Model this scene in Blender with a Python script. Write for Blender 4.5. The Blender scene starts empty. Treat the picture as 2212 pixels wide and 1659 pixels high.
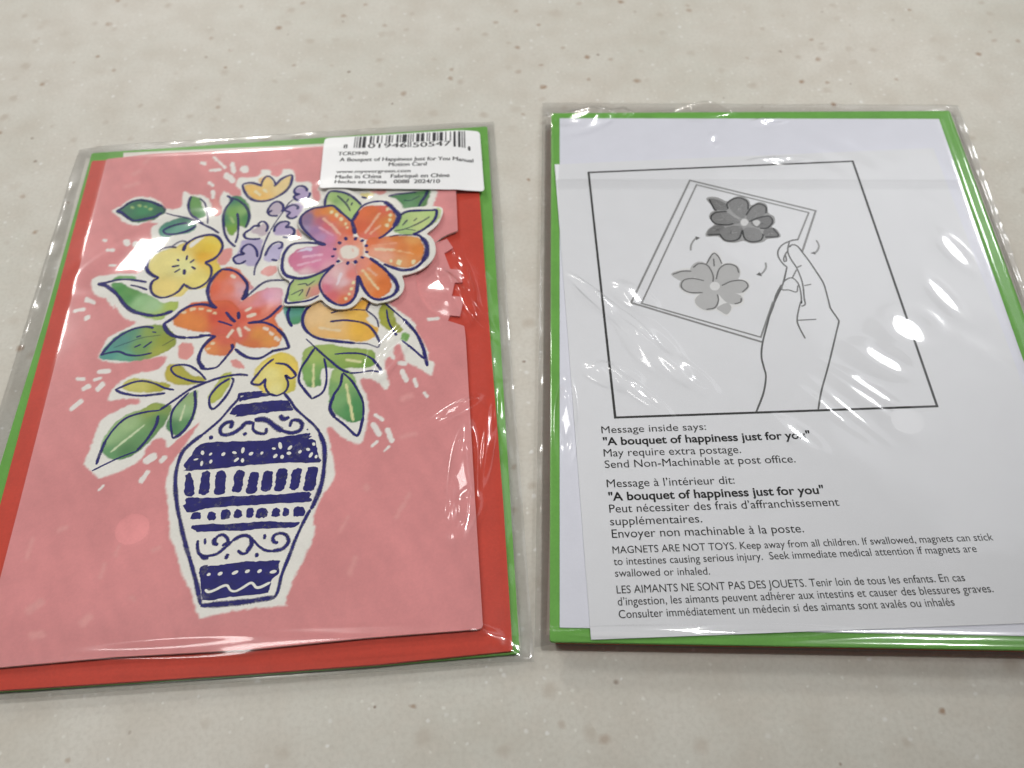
import bpy, math, random
import numpy as np
from mathutils import Matrix, Vector

random.seed(7); RNG = np.random.default_rng(7)
S = bpy.context.scene
COL = S.collection
MM = 0.001
CAM=(31.9853,0.60657,-0.04492,207.244)
POSE_L=(-69.866,157.587,0.02651)
POSE_R=(78.087,156.428,-0.06263)
PANEL=[-6007,8443,-4478,8565,-134,8426,1214,8410,5630,8311,5627,5953,5633,4101,5358,3991,5122,3852,4916,3646,4567,3259,4355,2765,4316,2367,4352,2005,4443,1559,4686,1038,4999,719,5249,559,5710,325,5733,-52,5795,-5532,5841,-8514,5773,-8584,3147,-8600,525,-8681,-2582,-8632,-5175,-8683,-5706,-8688,-5735,-6495,-5758,-4648,-5864,1459]
INNER=[-5526,8761,-159,8606,1195,8590,5621,8492,5607,7989,1223,8086,-5447,8318]
WHEEL=[4940,3701,5291,3842,5465,3445,5192,3247,5357,2594,5676,2528,5707,2027,5474,2035,5377,1531,5625,1485,5701,1263,5593,741,5304,801,5206,495,4808,414,4268,539,3814,985,3532,1604,3428,2347,3559,3093,3985,3640,4468,3822]
RED_BACK=[-6565,8538,-162,8427,6403,8285,6374,5898,6422,487,6494,-5305,6489,-9100,3436,-9191,545,-9198,-5109,-9169,-6240,-9172,-6328,-4401,-6447,2505]
ENV_L=[-6709,9057,6779,9159,6649,-9137,3422,-9187,520,-9201,-6741,-9157,-6695,-3155,-6653,1702]
FILM_L=[-7201,9303,7026,9426,6923,632,6923,-5461,6877,-8568,6964,-9347,513,-9372,-7181,-9401,-6990,-2173,-7068,1809]
STICKER=[1263,8873,6512,8859,6534,5879,6480,5797,6000,5841,1245,6230]
FLOWER=[230,3140,241,3534,380,3852,559,4002,852,4048,1135,3975,1166,4044,864,4384,708,4618,674,4966,741,5159,905,5371,1186,5459,1380,5518,1403,5758,1477,6061,1613,6231,1832,6238,2201,6100,2501,5839,2702,5462,2869,5575,3101,5669,3390,5630,3645,5441,3731,5191,3884,5026,4178,5113,4535,5131,4910,5115,5142,5051,5201,4883,5151,4639,5040,4353,4861,4126,4684,3948,4805,3818,4906,3594,4948,3308,4933,3099,4844,2853,4654,2617,4432,2455,4162,2343,3943,2295,3963,2169,4001,1944,3966,1728,3851,1520,3653,1385,3456,1316,3242,1291,3245,1266,3046,1347,2860,1514,2742,1557,2617,1341,2425,1186,2180,1154,1931,1217,1707,1408,1550,1572,1197,1397,850,1405,535,1432,501,1553,527,1964,594,2289,551,2404,380,2553,249,2813,209,3091]
ENV_R=[-6645,9171,6720,9217,6553,-9163,-6659,-9154]
FILM_R=[-6950,10110,7282,9880,7011,-9285,-7002,-9206]
BACKING=[-6358,8884,6266,8777,6054,-8853,-6431,-8829]
SHEET=[-6531,6579,5732,7314,6008,-8457,-5725,-9108]
PANEL_FILLS=[
([-5376,5976,-5116,6131,-4895,6421,-4620,6514,-4169,6434,-3840,6197,-3653,5923,-3371,5847,-3166,5930,-3160,6265,-3205,6582,-3124,6653,-2931,6452,-2617,6424,-2422,6328,-2196,5971,-2090,5554,-1984,5418,-1848,5482,-1842,5735,-1927,5998,-1955,6233,-1863,6539,-1581,6304,-1304,6279,-1330,6516,-1501,6743,-1430,7110,-984,7096,-773,7212,-718,7424,-455,7400,-398,7178,-202,7052,-64,7174,-6,7386,277,7332,393,7024,486,6748,951,6679,963,6203,1113,5827,1242,5790,1299,6069,1238,6494,2604,6415,4877,6103,4884,5251,4966,4766,4602,3822,3741,2500,3393,1335,3539,1358,3690,1195,4300,552,4318,296,4674,-508,4653,-774,4812,-875,4808,-1138,4735,-1327,4349,-1013,4048,-790,3884,-218,3740,-206,3671,-515,3460,-720,3503,-1205,3596,-1556,3476,-1695,3226,-1397,2942,-1288,2767,-1317,2846,-1580,3013,-1973,3043,-2429,2990,-2990,2868,-3394,2596,-3275,2319,-3095,2105,-2840,1935,-2826,2059,-3271,2097,-3509,2194,-3926,2206,-4402,1947,-4823,1801,-5266,1759,-5615,1817,-5700,1782,-5985,1624,-6447,1448,-6875,1281,-7357,1234,-7649,1217,-7689,311,-7706,-279,-7766,-704,-7859,-780,-7812,-907,-7533,-1087,-7097,-1320,-6734,-1424,-6441,-1612,-6002,-1759,-5718,-1915,-4959,-2092,-4217,-2066,-3669,-1829,-3174,-1504,-2433,-1569,-2454,-2078,-2998,-2233,-3089,-2338,-2845,-2583,-2786,-2769,-3086,-2879,-3426,-3234,-3665,-3785,-3886,-4048,-3716,-4337,-3427,-4281,-3045,-4240,-2575,-4163,-2098,-3835,-1837,-3524,-1654,-3215,-1637,-3279,-1465,-3737,-1428,-4082,-1442,-4040,-1106,-3847,-821,-3428,-594,-2910,-505,-2706,-212,-2767,-50,-3156,-86,-3786,-168,-4254,-152,-4625,13,-4638,172,-4496,754,-4074,1046,-3817,1260,-4226,1485,-4543,1995,-4548,1824,-4852,2241,-5236,2472,-5425,3042,-4958,3207,-4461,3215,-4071,3181,-3989,3381,-4121,3705,-4114,4129,-3912,4326,-3885,4649,-3971,4931,-3926,5149,-3822,5251,-4157,5337,-3915,5415,-4302,5275,-4542,5222,-4936,5431,-5041,5616,-5215,5783],(222,215,207),[],0.82,1),
([-1730,3708,-1618,3910,-1308,3936,-1333,3463,-1543,3272,-1718,3444],(208,138,132),[],0.57,1),
([-338,2952,-180,3099,92,3121,159,2932,70,2780,-96,2726,-310,2836],(208,138,132),[],0.56,1),
([-2417,260,-2291,386,-2028,319,-1966,-4,-2131,-237,-2364,-106],(208,138,132),[],0.51,1),
([-882,-362,-686,-356,-422,-665,-729,-618],(208,138,132),[],0.5,1),
([624,4567,714,4534,800,4187,667,4199],(208,138,132),[],0.58,1),
([2869,6097,3380,6082,3237,5900],(208,138,132),[],0.61,1),
([-2161,6278,-2056,6165,-1927,5844,-1823,5581,-1965,5417,-2108,5632],(208,138,132),[],0.61,1),
([-1515,-2432,-1561,-2509,-1810,-2835,-2028,-3184,-2230,-3605,-2270,-3346,-2175,-3095,-1867,-2751],(203,131,131),[],0.46,1),
([-5229,5912,-5024,6123,-4849,6365,-4530,6414,-4147,6302,-3824,6092,-3649,5897,-3636,5693,-3780,5579,-3901,5439,-4174,5364,-4492,5342,-4731,5488,-4986,5712],(52,118,78),[([-4991,5941],(60,112,85)),([-4355,5909],(52,125,82)),([-4484,6358],(38,95,66)),([-3759,5907],(36,92,66)),([-4355,5380],(40,95,68))],0.62,1),
([-4656,6021,-4661,6002,-4674,5989,-4694,5985,-4719,5989,-4744,6002,-4765,6022,-4779,6045,-4785,6068,-4781,6087,-4767,6100,-4747,6105,-4722,6100,-4698,6087,-4676,6067,-4662,6044],(140,170,105),[],0.62,0),
([-4449,6080,-4454,6060,-4467,6047,-4488,6043,-4512,6047,-4537,6060,-4558,6080,-4572,6103,-4578,6126,-4573,6145,-4560,6158,-4540,6163,-4515,6158,-4490,6145,-4469,6126,-4455,6103],(140,170,105),[],0.62,0),
([-4239,6010,-4243,5990,-4257,5977,-4277,5973,-4302,5977,-4326,5990,-4347,6010,-4361,6033,-4367,6056,-4362,6075,-4349,6088,-4328,6093,-4304,6088,-4279,6075,-4258,6055,-4244,6032],(140,170,105),[],0.62,0),
([-4057,5891,-4061,5872,-4075,5859,-4095,5854,-4120,5859,-4144,5872,-4165,5891,-4179,5914,-4185,5937,-4180,5956,-4167,5969,-4146,5974,-4122,5969,-4097,5956,-4076,5937,-4062,5914],(140,170,105),[],0.62,0),
([-3718,5075,-3519,5280,-3202,5427,-2937,5453,-2652,5203,-2560,5046,-2605,4853,-2835,4726,-3181,4684,-3381,4604,-3599,4648,-3701,4852],(88,142,122),[([-3046,4966],(100,155,135)),([-3443,5249],(60,125,105)),([-3624,4699],(70,135,118)),([-2919,5327],(52,112,88))],0.6,1),
([-2924,6399,-2754,6358,-2615,6267,-2500,5947,-2347,5602,-2328,5449,-2495,5364,-2644,5402,-2817,5619,-2932,5935,-2957,6246],(62,120,48),[([-2690,6016],(92,140,72)),([-2744,5613],(60,122,48)),([-2410,5532],(62,130,62))],0.61,1),
([-1609,6228,-1452,6292,-1223,6193,-1031,5918,-927,5602,-886,5195,-940,4853,-1042,4812,-1196,4925,-1236,4805,-1346,4522,-1518,4634,-1635,4890,-1757,5173,-1790,5603,-1659,5872],(98,146,58),[([-1491,5500],(100,150,60)),([-1138,6082],(55,120,62)),([-1742,5347],(52,112,80)),([-948,5276],(58,122,62)),([-1396,4648],(112,152,48)),([-1615,6125],(50,110,90)),([-1173,5548],(125,165,95))],0.6,1),
([-1548,5274,-1554,5287,-1558,5302,-1559,5316,-1557,5329,-1552,5340,-1545,5348,-1536,5352,-1525,5352,-1515,5348,-1505,5341,-1497,5330,-1366,5118,-1360,5105,-1356,5091,-1355,5077,-1357,5064,-1362,5053,-1370,5045,-1379,5041,-1389,5041,-1399,5045,-1409,5052,-1417,5063],(150,178,112),[],0.6,0),
([-3067,4198,-2811,4337,-2409,4573,-1932,4558,-1630,4179,-1638,3753,-1731,3550,-1569,3171,-1500,2908,-1700,2671,-1973,2417,-2422,2381,-2616,2149,-3066,2138,-3463,2271,-3589,2581,-3561,2882,-3634,3092,-3802,3416,-3714,3828,-3439,4070],(231,198,116),[([-3278,3527],(225,205,130)),([-2027,4053],(232,185,60)),([-2137,3690],(226,168,48)),([-1869,4362],(232,195,80)),([-3120,2491],(229,196,116)),([-2170,2762],(234,201,112)),([-1635,3073],(228,190,75)),([-2675,3371],(232,215,150))],0.57,1),
([-2676,4217,-2455,4468,-2242,4504,-2380,4353,-2582,4101],(222,215,207),[],0.7,1),
([-4823,2908,-4658,3120,-4420,3122,-4174,3078,-4076,3002,-4114,2926,-4361,2981,-4663,2962],(95,150,80),[],0.79,1),
([-4763,2857,-4470,2832,-4194,2607,-3804,2396,-3339,2114,-3146,1945,-2933,1970,-2697,1950,-2641,1794,-2727,1586,-2908,1473,-3091,1276,-3381,1342,-3629,1448,-4021,1716,-4295,2043,-4563,2416,-4785,2702],(120,165,100),[([-4575,2662],(70,135,65)),([-4187,2186],(78,138,72)),([-3829,2046],(138,178,125)),([-3382,1856],(155,190,140)),([-2826,1809],(160,178,80)),([-3168,1346],(158,182,100)),([-4068,2463],(95,150,80))],0.54,1),
([-4589,10,-4610,215,-4376,698,-3991,992,-3461,1112,-3017,1098,-2721,839,-2538,591,-2534,315,-2821,67,-3431,-152,-4157,-93],(95,140,85),[([-4391,196],(72,142,132)),([-4109,630],(78,138,128)),([-3991,992],(80,138,110)),([-3240,882],(128,150,70)),([-2819,522],(135,145,45)),([-2938,121],(150,155,60)),([-3508,305],(105,145,80)),([-3883,-26],(90,155,130))],0.52,1),
([-1535,1592,-1719,1867,-1814,2359,-1691,2864,-1500,3121,-1389,3203,-1090,3132,-815,2788,-575,2430,-494,2290,-679,2129,-787,1875,-850,1534,-1272,1462],(208,98,70),[([-1527,2918],(208,105,58)),([-1715,2372],(205,92,60)),([-1205,2329],(208,110,85)),([-928,2416],(205,150,150)),([-795,2271],(200,150,160)),([-1297,1680],(205,95,70)),([-730,2623],(198,100,80)),([-1204,3073],(205,100,70))],0.55,1),
([-782,1831,-502,2026,-185,2219,114,2260,375,2149,399,1644,458,1423,250,1058,500,598,518,370,401,34,19,5,-468,66,-812,276,-1185,718,-1259,1355,-962,1651],(200,92,66),[([8,1938],(208,148,170)),([305,1979],(208,155,170)),([-304,1703],(205,130,135)),([-556,1899],(208,130,120)),([-106,1364],(208,120,100)),([-270,1356],(198,82,52)),([318,1221],(205,95,70)),([-749,1205],(200,82,62)),([-682,573],(200,95,80)),([-192,532],(210,135,62)),([153,298],(212,140,65)),([397,278],(210,130,70)),([180,916],(205,105,60)),([-314,134],(204,110,60))],0.53,1),
([-2733,1169,-2528,1534,-2274,1851,-1829,1887,-1529,1886,-1151,1854,-806,1436,-840,728,-1166,385,-1550,555,-1605,699,-1903,747,-2401,905],(200,100,62),[([-2374,1234],(212,125,55)),([-1981,1058],(210,122,55)),([-2554,1201],(208,120,55)),([-1452,1251],(196,72,48)),([-1204,712],(200,90,72)),([-2050,1857],(205,95,55))],0.53,1),
([-1643,424,-1193,618,-800,354,-837,38,-1029,-171,-1506,-87,-1653,83],(208,112,72),[([-1481,1],(212,130,72)),([-1061,422],(204,95,72)),([-1009,-38],(206,112,68))],0.51,1),
([-600,1386,-609,1382,-620,1381,-630,1384,-641,1390,-650,1400,-657,1412,-661,1426,-662,1440,-660,1453,-656,1464,-648,1472,-526,1569,-517,1574,-506,1575,-495,1572,-485,1565,-476,1555,-469,1543,-465,1529,-464,1515,-466,1502,-471,1491,-478,1483],(226,200,180),[],0.43,0),
([-535,1152,-547,1151,-561,1155,-573,1163,-584,1176,-592,1190,-597,1207,-598,1223,-596,1239,-590,1252,-581,1262,-570,1268,-362,1325,-349,1326,-336,1322,-323,1314,-313,1301,-305,1287,-300,1270,-298,1253,-301,1238,-307,1224,-316,1215,-327,1209],(226,200,180),[],0.42,0),
([-1012,460,-1020,448,-1031,441,-1045,439,-1059,442,-1073,449,-1085,461,-1095,476,-1101,493,-1104,511,-1103,528,-1098,542,-985,760,-976,772,-964,779,-951,782,-937,779,-923,771,-911,759,-901,744,-894,727,-892,709,-893,692,-898,677],(226,200,180),[],0.41,0),
([-815,732,-819,751,-818,770,-814,787,-805,801,-793,810,-779,814,-764,812,-749,805,-735,793,-724,777,-716,759,-642,525,-639,506,-639,487,-644,471,-652,457,-664,448,-678,445,-693,446,-708,453,-722,465,-733,480,-741,498],(226,200,180),[],0.41,0),
([-607,749,-617,759,-625,772,-631,786,-633,801,-632,816,-627,828,-620,838,-610,844,-599,846,-587,843,-576,837,-452,743,-442,733,-434,721,-429,706,-427,692,-428,677,-432,665,-440,655,-449,649,-461,647,-472,650,-484,656],(226,200,180),[],0.42,0),
([-55,683,-65,690,-74,700,-80,712,-84,725,-85,738,-83,751,-78,761,-70,769,-61,773,-51,774,-40,771,62,720,72,714,81,704,87,692,91,679,92,665,89,653,84,642,77,635,68,630,57,630,47,633],(226,200,180),[],0.41,0),
([129,498,118,509,109,523,104,539,102,555,104,570,109,584,118,594,129,600,141,602,154,599,166,592,253,523,264,512,272,498,278,482,280,466,278,450,272,437,264,427,253,420,241,419,228,422,216,429],(226,200,180),[],0.41,0),
([293,301,283,317,276,335,273,354,275,372,281,389,290,401,303,409,317,412,332,410,347,402,360,389,432,301,442,285,449,267,451,248,450,230,444,214,434,201,422,193,408,190,393,193,378,201,365,213],(226,200,180),[],0.41,0),
([-2476,1474,-2486,1475,-2497,1480,-2507,1489,-2515,1501,-2521,1514,-2524,1528,-2524,1541,-2521,1553,-2515,1563,-2507,1569,-2497,1571,-2415,1575,-2404,1573,-2393,1568,-2383,1559,-2375,1548,-2369,1535,-2366,1521,-2367,1507,-2370,1495,-2376,1486,-2384,1480,-2394,1477],(228,190,150),[],0.43,0),
([-2238,1561,-2248,1561,-2259,1566,-2269,1574,-2278,1585,-2284,1598,-2288,1612,-2289,1625,-2286,1638,-2281,1648,-2273,1655,-2263,1658,-2166,1672,-2155,1671,-2144,1667,-2134,1659,-2126,1648,-2119,1635,-2116,1621,-2115,1607,-2118,1595,-2123,1584,-2131,1577,-2140,1574],(228,190,150),[],0.43,0),
([-2000,1565,-2010,1569,-2020,1576,-2028,1586,-2034,1598,-2037,1611,-2038,1624,-2036,1636,-2031,1645,-2024,1652,-2015,1656,-2005,1655,-1920,1637,-1910,1633,-1900,1626,-1892,1616,-1886,1604,-1882,1591,-1882,1578,-1884,1567,-1889,1557,-1896,1550,-1905,1547,-1915,1547],(228,190,150),[],0.43,0),
([-1761,1481,-1771,1486,-1780,1495,-1788,1505,-1793,1518,-1795,1531,-1795,1543,-1792,1554,-1786,1563,-1778,1569,-1769,1571,-1759,1569,-1672,1540,-1662,1535,-1653,1527,-1646,1516,-1641,1504,-1638,1491,-1639,1479,-1642,1467,-1648,1459,-1656,1453,-1665,1451,-1675,1453],(228,190,150),[],0.43,0),
([-1564,1370,-1574,1375,-1583,1382,-1590,1392,-1595,1404,-1598,1416,-1598,1428,-1595,1439,-1590,1447,-1582,1453,-1574,1456,-1564,1455,-1513,1439,-1503,1435,-1494,1427,-1487,1417,-1482,1406,-1480,1394,-1480,1382,-1482,1371,-1488,1362,-1495,1357,-1504,1354,-1513,1355],(228,190,150),[],0.42,0),
([-1476,247,-1486,246,-1497,249,-1507,256,-1516,266,-1522,278,-1527,291,-1528,304,-1526,316,-1521,326,-1514,334,-1505,338,-1443,353,-1432,354,-1422,350,-1412,344,-1403,334,-1396,322,-1392,309,-1391,296,-1393,284,-1398,274,-1405,266,-1414,262],(228,190,150),[],0.41,0),
([-1563,56,-1572,54,-1582,57,-1591,62,-1600,70,-1607,81,-1611,92,-1613,105,-1612,116,-1609,126,-1602,134,-1595,139,-1548,155,-1539,156,-1529,154,-1520,149,-1511,141,-1505,130,-1500,118,-1498,106,-1499,95,-1503,85,-1509,77,-1517,72],(228,190,150),[],0.41,0),
([-1206,2772,-1217,2782,-1226,2795,-1232,2810,-1236,2827,-1235,2843,-1231,2857,-1224,2868,-1215,2875,-1203,2878,-1191,2877,-1179,2871,-1105,2819,-1094,2809,-1085,2795,-1079,2780,-1076,2764,-1076,2748,-1080,2734,-1087,2723,-1097,2715,-1108,2712,-1120,2714,-1132,2720],(226,200,180),[],0.44,0),
([1237,1453,1512,1559,1842,1273,2157,1247,2450,1350,2824,1578,2977,1435,2885,1163,2973,965,3245,481,3156,139,2773,8,2287,110,1636,225,1301,437,1117,764,1091,1145],(220,178,120),[([1428,1011],(222,182,130)),([2660,991],(225,172,75)),([2758,481],(226,168,58)),([3005,357],(224,165,62)),([1933,758],(222,184,132)),([1953,342],(220,170,100)),([2812,1406],(220,160,60)),([1628,369],(220,172,108))],0.52,1),
([2957,924,3106,869,3226,608,3213,484,3080,599,2913,759],(222,215,207),[],0.52,1),
([1548,562,1539,566,1531,573,1524,582,1520,593,1518,605,1518,617,1521,627,1527,636,1534,642,1543,644,1552,644,2145,490,2154,486,2162,479,2169,470,2173,459,2175,447,2174,435,2171,425,2165,417,2158,411,2149,408,2140,409],(226,195,155),[],0.82,0),
([505,1494,1071,1446,1027,1129,1011,877,886,804,703,840,539,1064,487,1302],(72,138,115),[([885,1269],(78,145,125)),([863,890],(75,145,100)),([562,1190],(85,145,138))],0.52,1),
([3352,1325,3464,1316,3690,1056,3730,814,3806,572,3953,327,3808,246,3478,413,3291,662,3246,1045],(148,152,50),[([3361,845],(158,160,50)),([3654,963],(140,148,65))],0.52,1),
([3954,234,4136,150,4064,-96,3901,9],(112,158,82),[],0.51,1),
([-1223,6718,-952,6773,-724,6699,-806,6973,-613,7089,-503,7106,-317,6874,-222,6627,-40,6876,204,7068,296,6952,241,6584,97,6308,-246,6053,-602,5982,-905,6113,-1116,6392],(226,184,112),[([-1024,6568],(225,178,95)),([-586,6792],(228,188,115)),([-14,6555],(226,192,135)),([-709,6147],(222,172,90)),([-726,6912],(222,180,130))],0.63,1),
([-862,6380,-871,6391,-877,6404,-881,6419,-881,6434,-879,6448,-874,6460,-866,6468,-857,6472,-847,6472,-836,6468,-826,6460,-664,6288,-655,6277,-649,6263,-645,6249,-645,6234,-647,6220,-652,6209,-660,6201,-669,6196,-679,6196,-690,6200,-700,6208],(230,205,165),[],0.62,0),
([-591,6434,-599,6444,-605,6457,-609,6471,-610,6485,-609,6499,-604,6510,-597,6519,-589,6524,-579,6524,-569,6521,-559,6514,-439,6398,-431,6388,-424,6375,-421,6361,-419,6347,-421,6334,-426,6322,-432,6314,-441,6309,-451,6308,-461,6311,-470,6318],(230,205,165),[],0.62,0),
([458,6380,596,6499,804,6401,911,6156,802,5881,585,5875,446,6042],(167,150,184),[],0.86,1),
([-337,5447,-210,5844,-48,5855,94,5663,81,5385,-51,5246,-254,5314],(178,165,178),[],0.85,1),
([193,5552,412,5762,668,5713,755,5501,615,5186,461,5100,291,5215],(167,150,184),[],0.85,1),
([-831,4647,-549,4842,-453,4958,-294,4771,-303,4478,-436,4393,-585,4479],(180,165,172),[],0.83,1),
([-83,4580,66,4911,279,4917,494,4651,514,4381,250,4380,-16,4404],(167,150,184),[],0.82,1),
([-1054,4254,-814,4305,-407,4269,-411,3935,-406,3512,-459,3331,-547,3176,-718,3168,-903,3300,-1111,3318,-1198,3488,-1195,3625,-1074,3945],(170,160,190),[],0.8,1),
([-245,3636,-66,3976,156,4028,277,3827,307,3450,75,3328,-163,3303,-310,3408],(172,164,195),[],0.8,1),
([883,5491,873,5486,861,5486,850,5490,839,5499,830,5511,823,5526,820,5542,819,5558,822,5573,828,5586,837,5595,992,5709,1002,5714,1014,5714,1026,5709,1036,5701,1045,5688,1052,5673,1055,5657,1056,5641,1053,5626,1047,5613,1038,5604],(100,140,120),[],0.73,0),
([-164,-1078,-163,-730,58,-440,397,-222,720,-226,992,-517,1057,-830,1007,-1217,1026,-1475,895,-1591,517,-1645,264,-1540,108,-1549,2,-1349,-165,-1250],(232,198,112),[([414,-425],(230,195,80)),([281,-941],(234,206,128)),([917,-1423],(188,178,72)),([907,-818],(226,190,85)),([432,-1469],(234,208,138)),([116,-1443],(232,195,95))],0.49,1),
([1180,-129,1462,-17,1895,-16,2406,-163,3095,-333,3174,-652,3143,-870,2755,-926,2434,-878,2224,-926,2008,-865,1725,-863,1693,-1230,1687,-1443,1336,-1415,1169,-1014,1133,-484],(146,168,84),[([1475,-244],(150,172,90)),([2740,-483],(140,162,78)),([2929,-808],(112,150,62)),([1352,-1116],(118,160,86)),([1544,-1389],(88,140,75))],0.49,1),
([2013,-952,2294,-910,2584,-1086,2703,-1483,2856,-1918,2905,-2418,2844,-2657,2505,-2671,2222,-2445,2002,-2140,1935,-1506],(100,150,86),[([2231,-1101],(150,178,105)),([2044,-1600],(120,162,98)),([2269,-1954],(112,158,100)),([2623,-2190],(72,135,78)),([2774,-2571],(68,128,72))],0.47,1),
([1431,-685,1431,-673,1435,-661,1441,-653,1449,-647,1459,-644,1469,-645,1479,-649,1488,-657,1495,-667,1500,-679,1502,-692,1540,-1432,1539,-1444,1535,-1454,1529,-1463,1521,-1469,1512,-1471,1502,-1470,1492,-1466,1483,-1459,1476,-1449,1471,-1437,1469,-1425],(205,205,150),[],0.39,0),
([2367,-1465,2366,-1452,2368,-1439,2373,-1428,2380,-1419,2390,-1414,2400,-1412,2411,-1414,2422,-1419,2431,-1428,2438,-1440,2442,-1453,2675,-2594,2676,-2607,2674,-2619,2669,-2630,2662,-2638,2652,-2643,2642,-2645,2631,-2643,2621,-2638,2612,-2629,2606,-2619,2602,-2606],(205,205,150),[],0.38,0),
([2385,-649,2376,-645,2368,-638,2362,-629,2358,-618,2356,-607,2357,-596,2360,-586,2366,-578,2373,-572,2382,-569,2391,-570,2786,-669,2795,-673,2803,-680,2810,-689,2814,-699,2815,-711,2815,-722,2811,-732,2805,-740,2798,-746,2789,-748,2780,-747],(205,205,150),[],0.39,0),
([-3780,-999,-3676,-792,-3399,-762,-2954,-894,-2513,-1016,-2458,-1149,-2785,-1293,-3426,-1220,-3685,-1135],(172,170,70),[([-3338,-1121],(185,180,95)),([-2642,-1092],(165,160,55))],0.49,1),
([-2667,-700,-2578,-356,-2246,-427,-1916,-762,-1583,-876,-1495,-1013,-1868,-1112,-2220,-1104,-2562,-926],(172,158,55),[([-2059,-750],(165,160,62)),([-2546,-797],(180,165,60))],0.49,1),
([-1358,-1536,-1170,-1082,-1059,-832,-819,-764,-785,-1071,-972,-1567,-1221,-1798,-1307,-1666],(138,155,65),[([-921,-800],(170,175,80))],0.48,1),
([-2372,-2403,-2273,-1921,-2078,-1604,-1771,-1312,-1656,-1385,-1640,-1764,-1625,-2137,-1775,-2531,-2015,-2752,-2238,-2614],(112,152,96),[([-1803,-1584],(145,172,118)),([-2030,-1940],(140,172,125)),([-2187,-2498],(72,122,78)),([-1855,-2444],(88,135,85))],0.47,1),
([-3934,-3111,-4003,-2753,-3766,-2211,-3472,-1948,-3082,-1814,-2805,-1608,-2511,-1715,-2292,-1795,-2390,-2280,-2574,-2628,-2816,-3004,-3135,-3290,-3586,-3371],(105,150,98),[([-3760,-2613],(142,175,122)),([-3420,-2238],(150,178,125)),([-2816,-1753],(142,158,72)),([-2570,-2225],(88,132,76)),([-3257,-3165],(78,125,76)),([-2992,-2754],(95,140,88)),([-3750,-3203],(95,145,95)),([-2390,-1829],(120,145,75))],0.47,1),
([-3682,-3133,-3687,-3136,-3693,-3138,-3700,-3137,-3707,-3134,-3713,-3129,-3718,-3123,-3722,-3115,-3724,-3107,-3725,-3100,-3723,-3093,-3720,-3087,-2980,-2312,-2974,-2308,-2968,-2307,-2961,-2308,-2954,-2311,-2948,-2316,-2942,-2323,-2939,-2330,-2936,-2339,-2936,-2347,-2938,-2354,-2942,-2359],(190,205,165),[],0.37,0),
([-1988,-2260,-1990,-2267,-1994,-2273,-2000,-2276,-2006,-2278,-2013,-2277,-2020,-2274,-2026,-2269,-2031,-2262,-2035,-2254,-2037,-2246,-2037,-2238,-1973,-1770,-1971,-1763,-1967,-1757,-1962,-1753,-1956,-1751,-1949,-1752,-1942,-1755,-1935,-1761,-1930,-1768,-1926,-1776,-1924,-1784,-1924,-1792],(195,205,165),[],0.38,0),
([3493,5812,3892,5879,4347,5942,4766,5982,4781,5721,4705,5394,4596,5251,4255,5219,3968,5219,3858,5445,3676,5692],(78,122,78),[([3893,5673],(72,122,76)),([4616,5428],(82,125,70)),([4165,5341],(88,135,90))],0.61,1),
([2562,6000,2963,5990,2912,5839,2787,5773],(226,205,140),[],0.73,1),
([-2402,8126,-2412,8143,-2419,8161,-2423,8181,-2423,8201,-2419,8218,-2412,8232,-2402,8241,-2389,8244,-2376,8242,-2362,8235,-2350,8222,-1951,7717,-1941,7701,-1934,7683,-1930,7663,-1930,7644,-1934,7627,-1942,7614,-1952,7605,-1964,7602,-1978,7604,-1991,7611,-2003,7623],(226,212,206),[],0.52,0),
([-2413,7483,-2428,7486,-2442,7495,-2455,7508,-2466,7526,-2474,7546,-2478,7568,-2477,7588,-2472,7606,-2464,7620,-2453,7629,-2439,7632,-2145,7636,-2130,7633,-2116,7625,-2103,7611,-2092,7593,-2085,7573,-2081,7551,-2082,7531,-2086,7513,-2095,7499,-2106,7490,-2120,7487],(226,212,206),[],0.52,0),
([-1809,7792,-1813,7826,-1810,7858,-1801,7886,-1786,7907,-1767,7919,-1744,7922,-1721,7915,-1698,7899,-1678,7875,-1663,7845,-1653,7812,-1581,7466,-1577,7433,-1580,7401,-1590,7374,-1604,7354,-1624,7342,-1646,7339,-1669,7346,-1691,7362,-1711,7385,-1727,7414,-1737,7447],(226,212,206),[],0.52,0),
([-1343,7345,-1378,7372,-1408,7410,-1431,7457,-1446,7509,-1450,7562,-1444,7611,-1428,7653,-1403,7684,-1372,7701,-1336,7704,-1299,7691,-1273,7676,-1238,7649,-1207,7610,-1184,7563,-1170,7511,-1166,7458,-1172,7409,-1189,7368,-1213,7337,-1245,7320,-1280,7318,-1316,7330],(226,212,206),[],0.52,0),
([-1918,7147,-1942,7180,-1961,7220,-1972,7263,-1974,7307,-1968,7347,-1953,7379,-1932,7403,-1905,7415,-1875,7414,-1845,7402,-1816,7377,-1602,7145,-1578,7112,-1560,7072,-1549,7029,-1547,6986,-1554,6947,-1568,6914,-1590,6891,-1616,6880,-1646,6880,-1676,6893,-1704,6916],(226,212,206),[],0.51,0),
([-2775,7874,-2790,7881,-2804,7893,-2816,7909,-2825,7929,-2830,7950,-2832,7972,-2829,7991,-2822,8007,-2812,8019,-2799,8024,-2784,8024,-2653,7993,-2638,7986,-2624,7974,-2612,7958,-2603,7938,-2598,7917,-2596,7895,-2599,7876,-2606,7860,-2617,7849,-2630,7843,-2644,7844],(226,212,206),[],0.52,0),
([-2413,6902,-2426,6917,-2435,6935,-2442,6956,-2444,6976,-2442,6996,-2436,7012,-2427,7024,-2415,7031,-2401,7033,-2386,7028,-2372,7017,-2240,6891,-2228,6876,-2218,6858,-2212,6838,-2210,6817,-2212,6798,-2218,6782,-2227,6770,-2239,6763,-2253,6762,-2268,6766,-2282,6777],(226,212,206),[],0.51,0),
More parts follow.
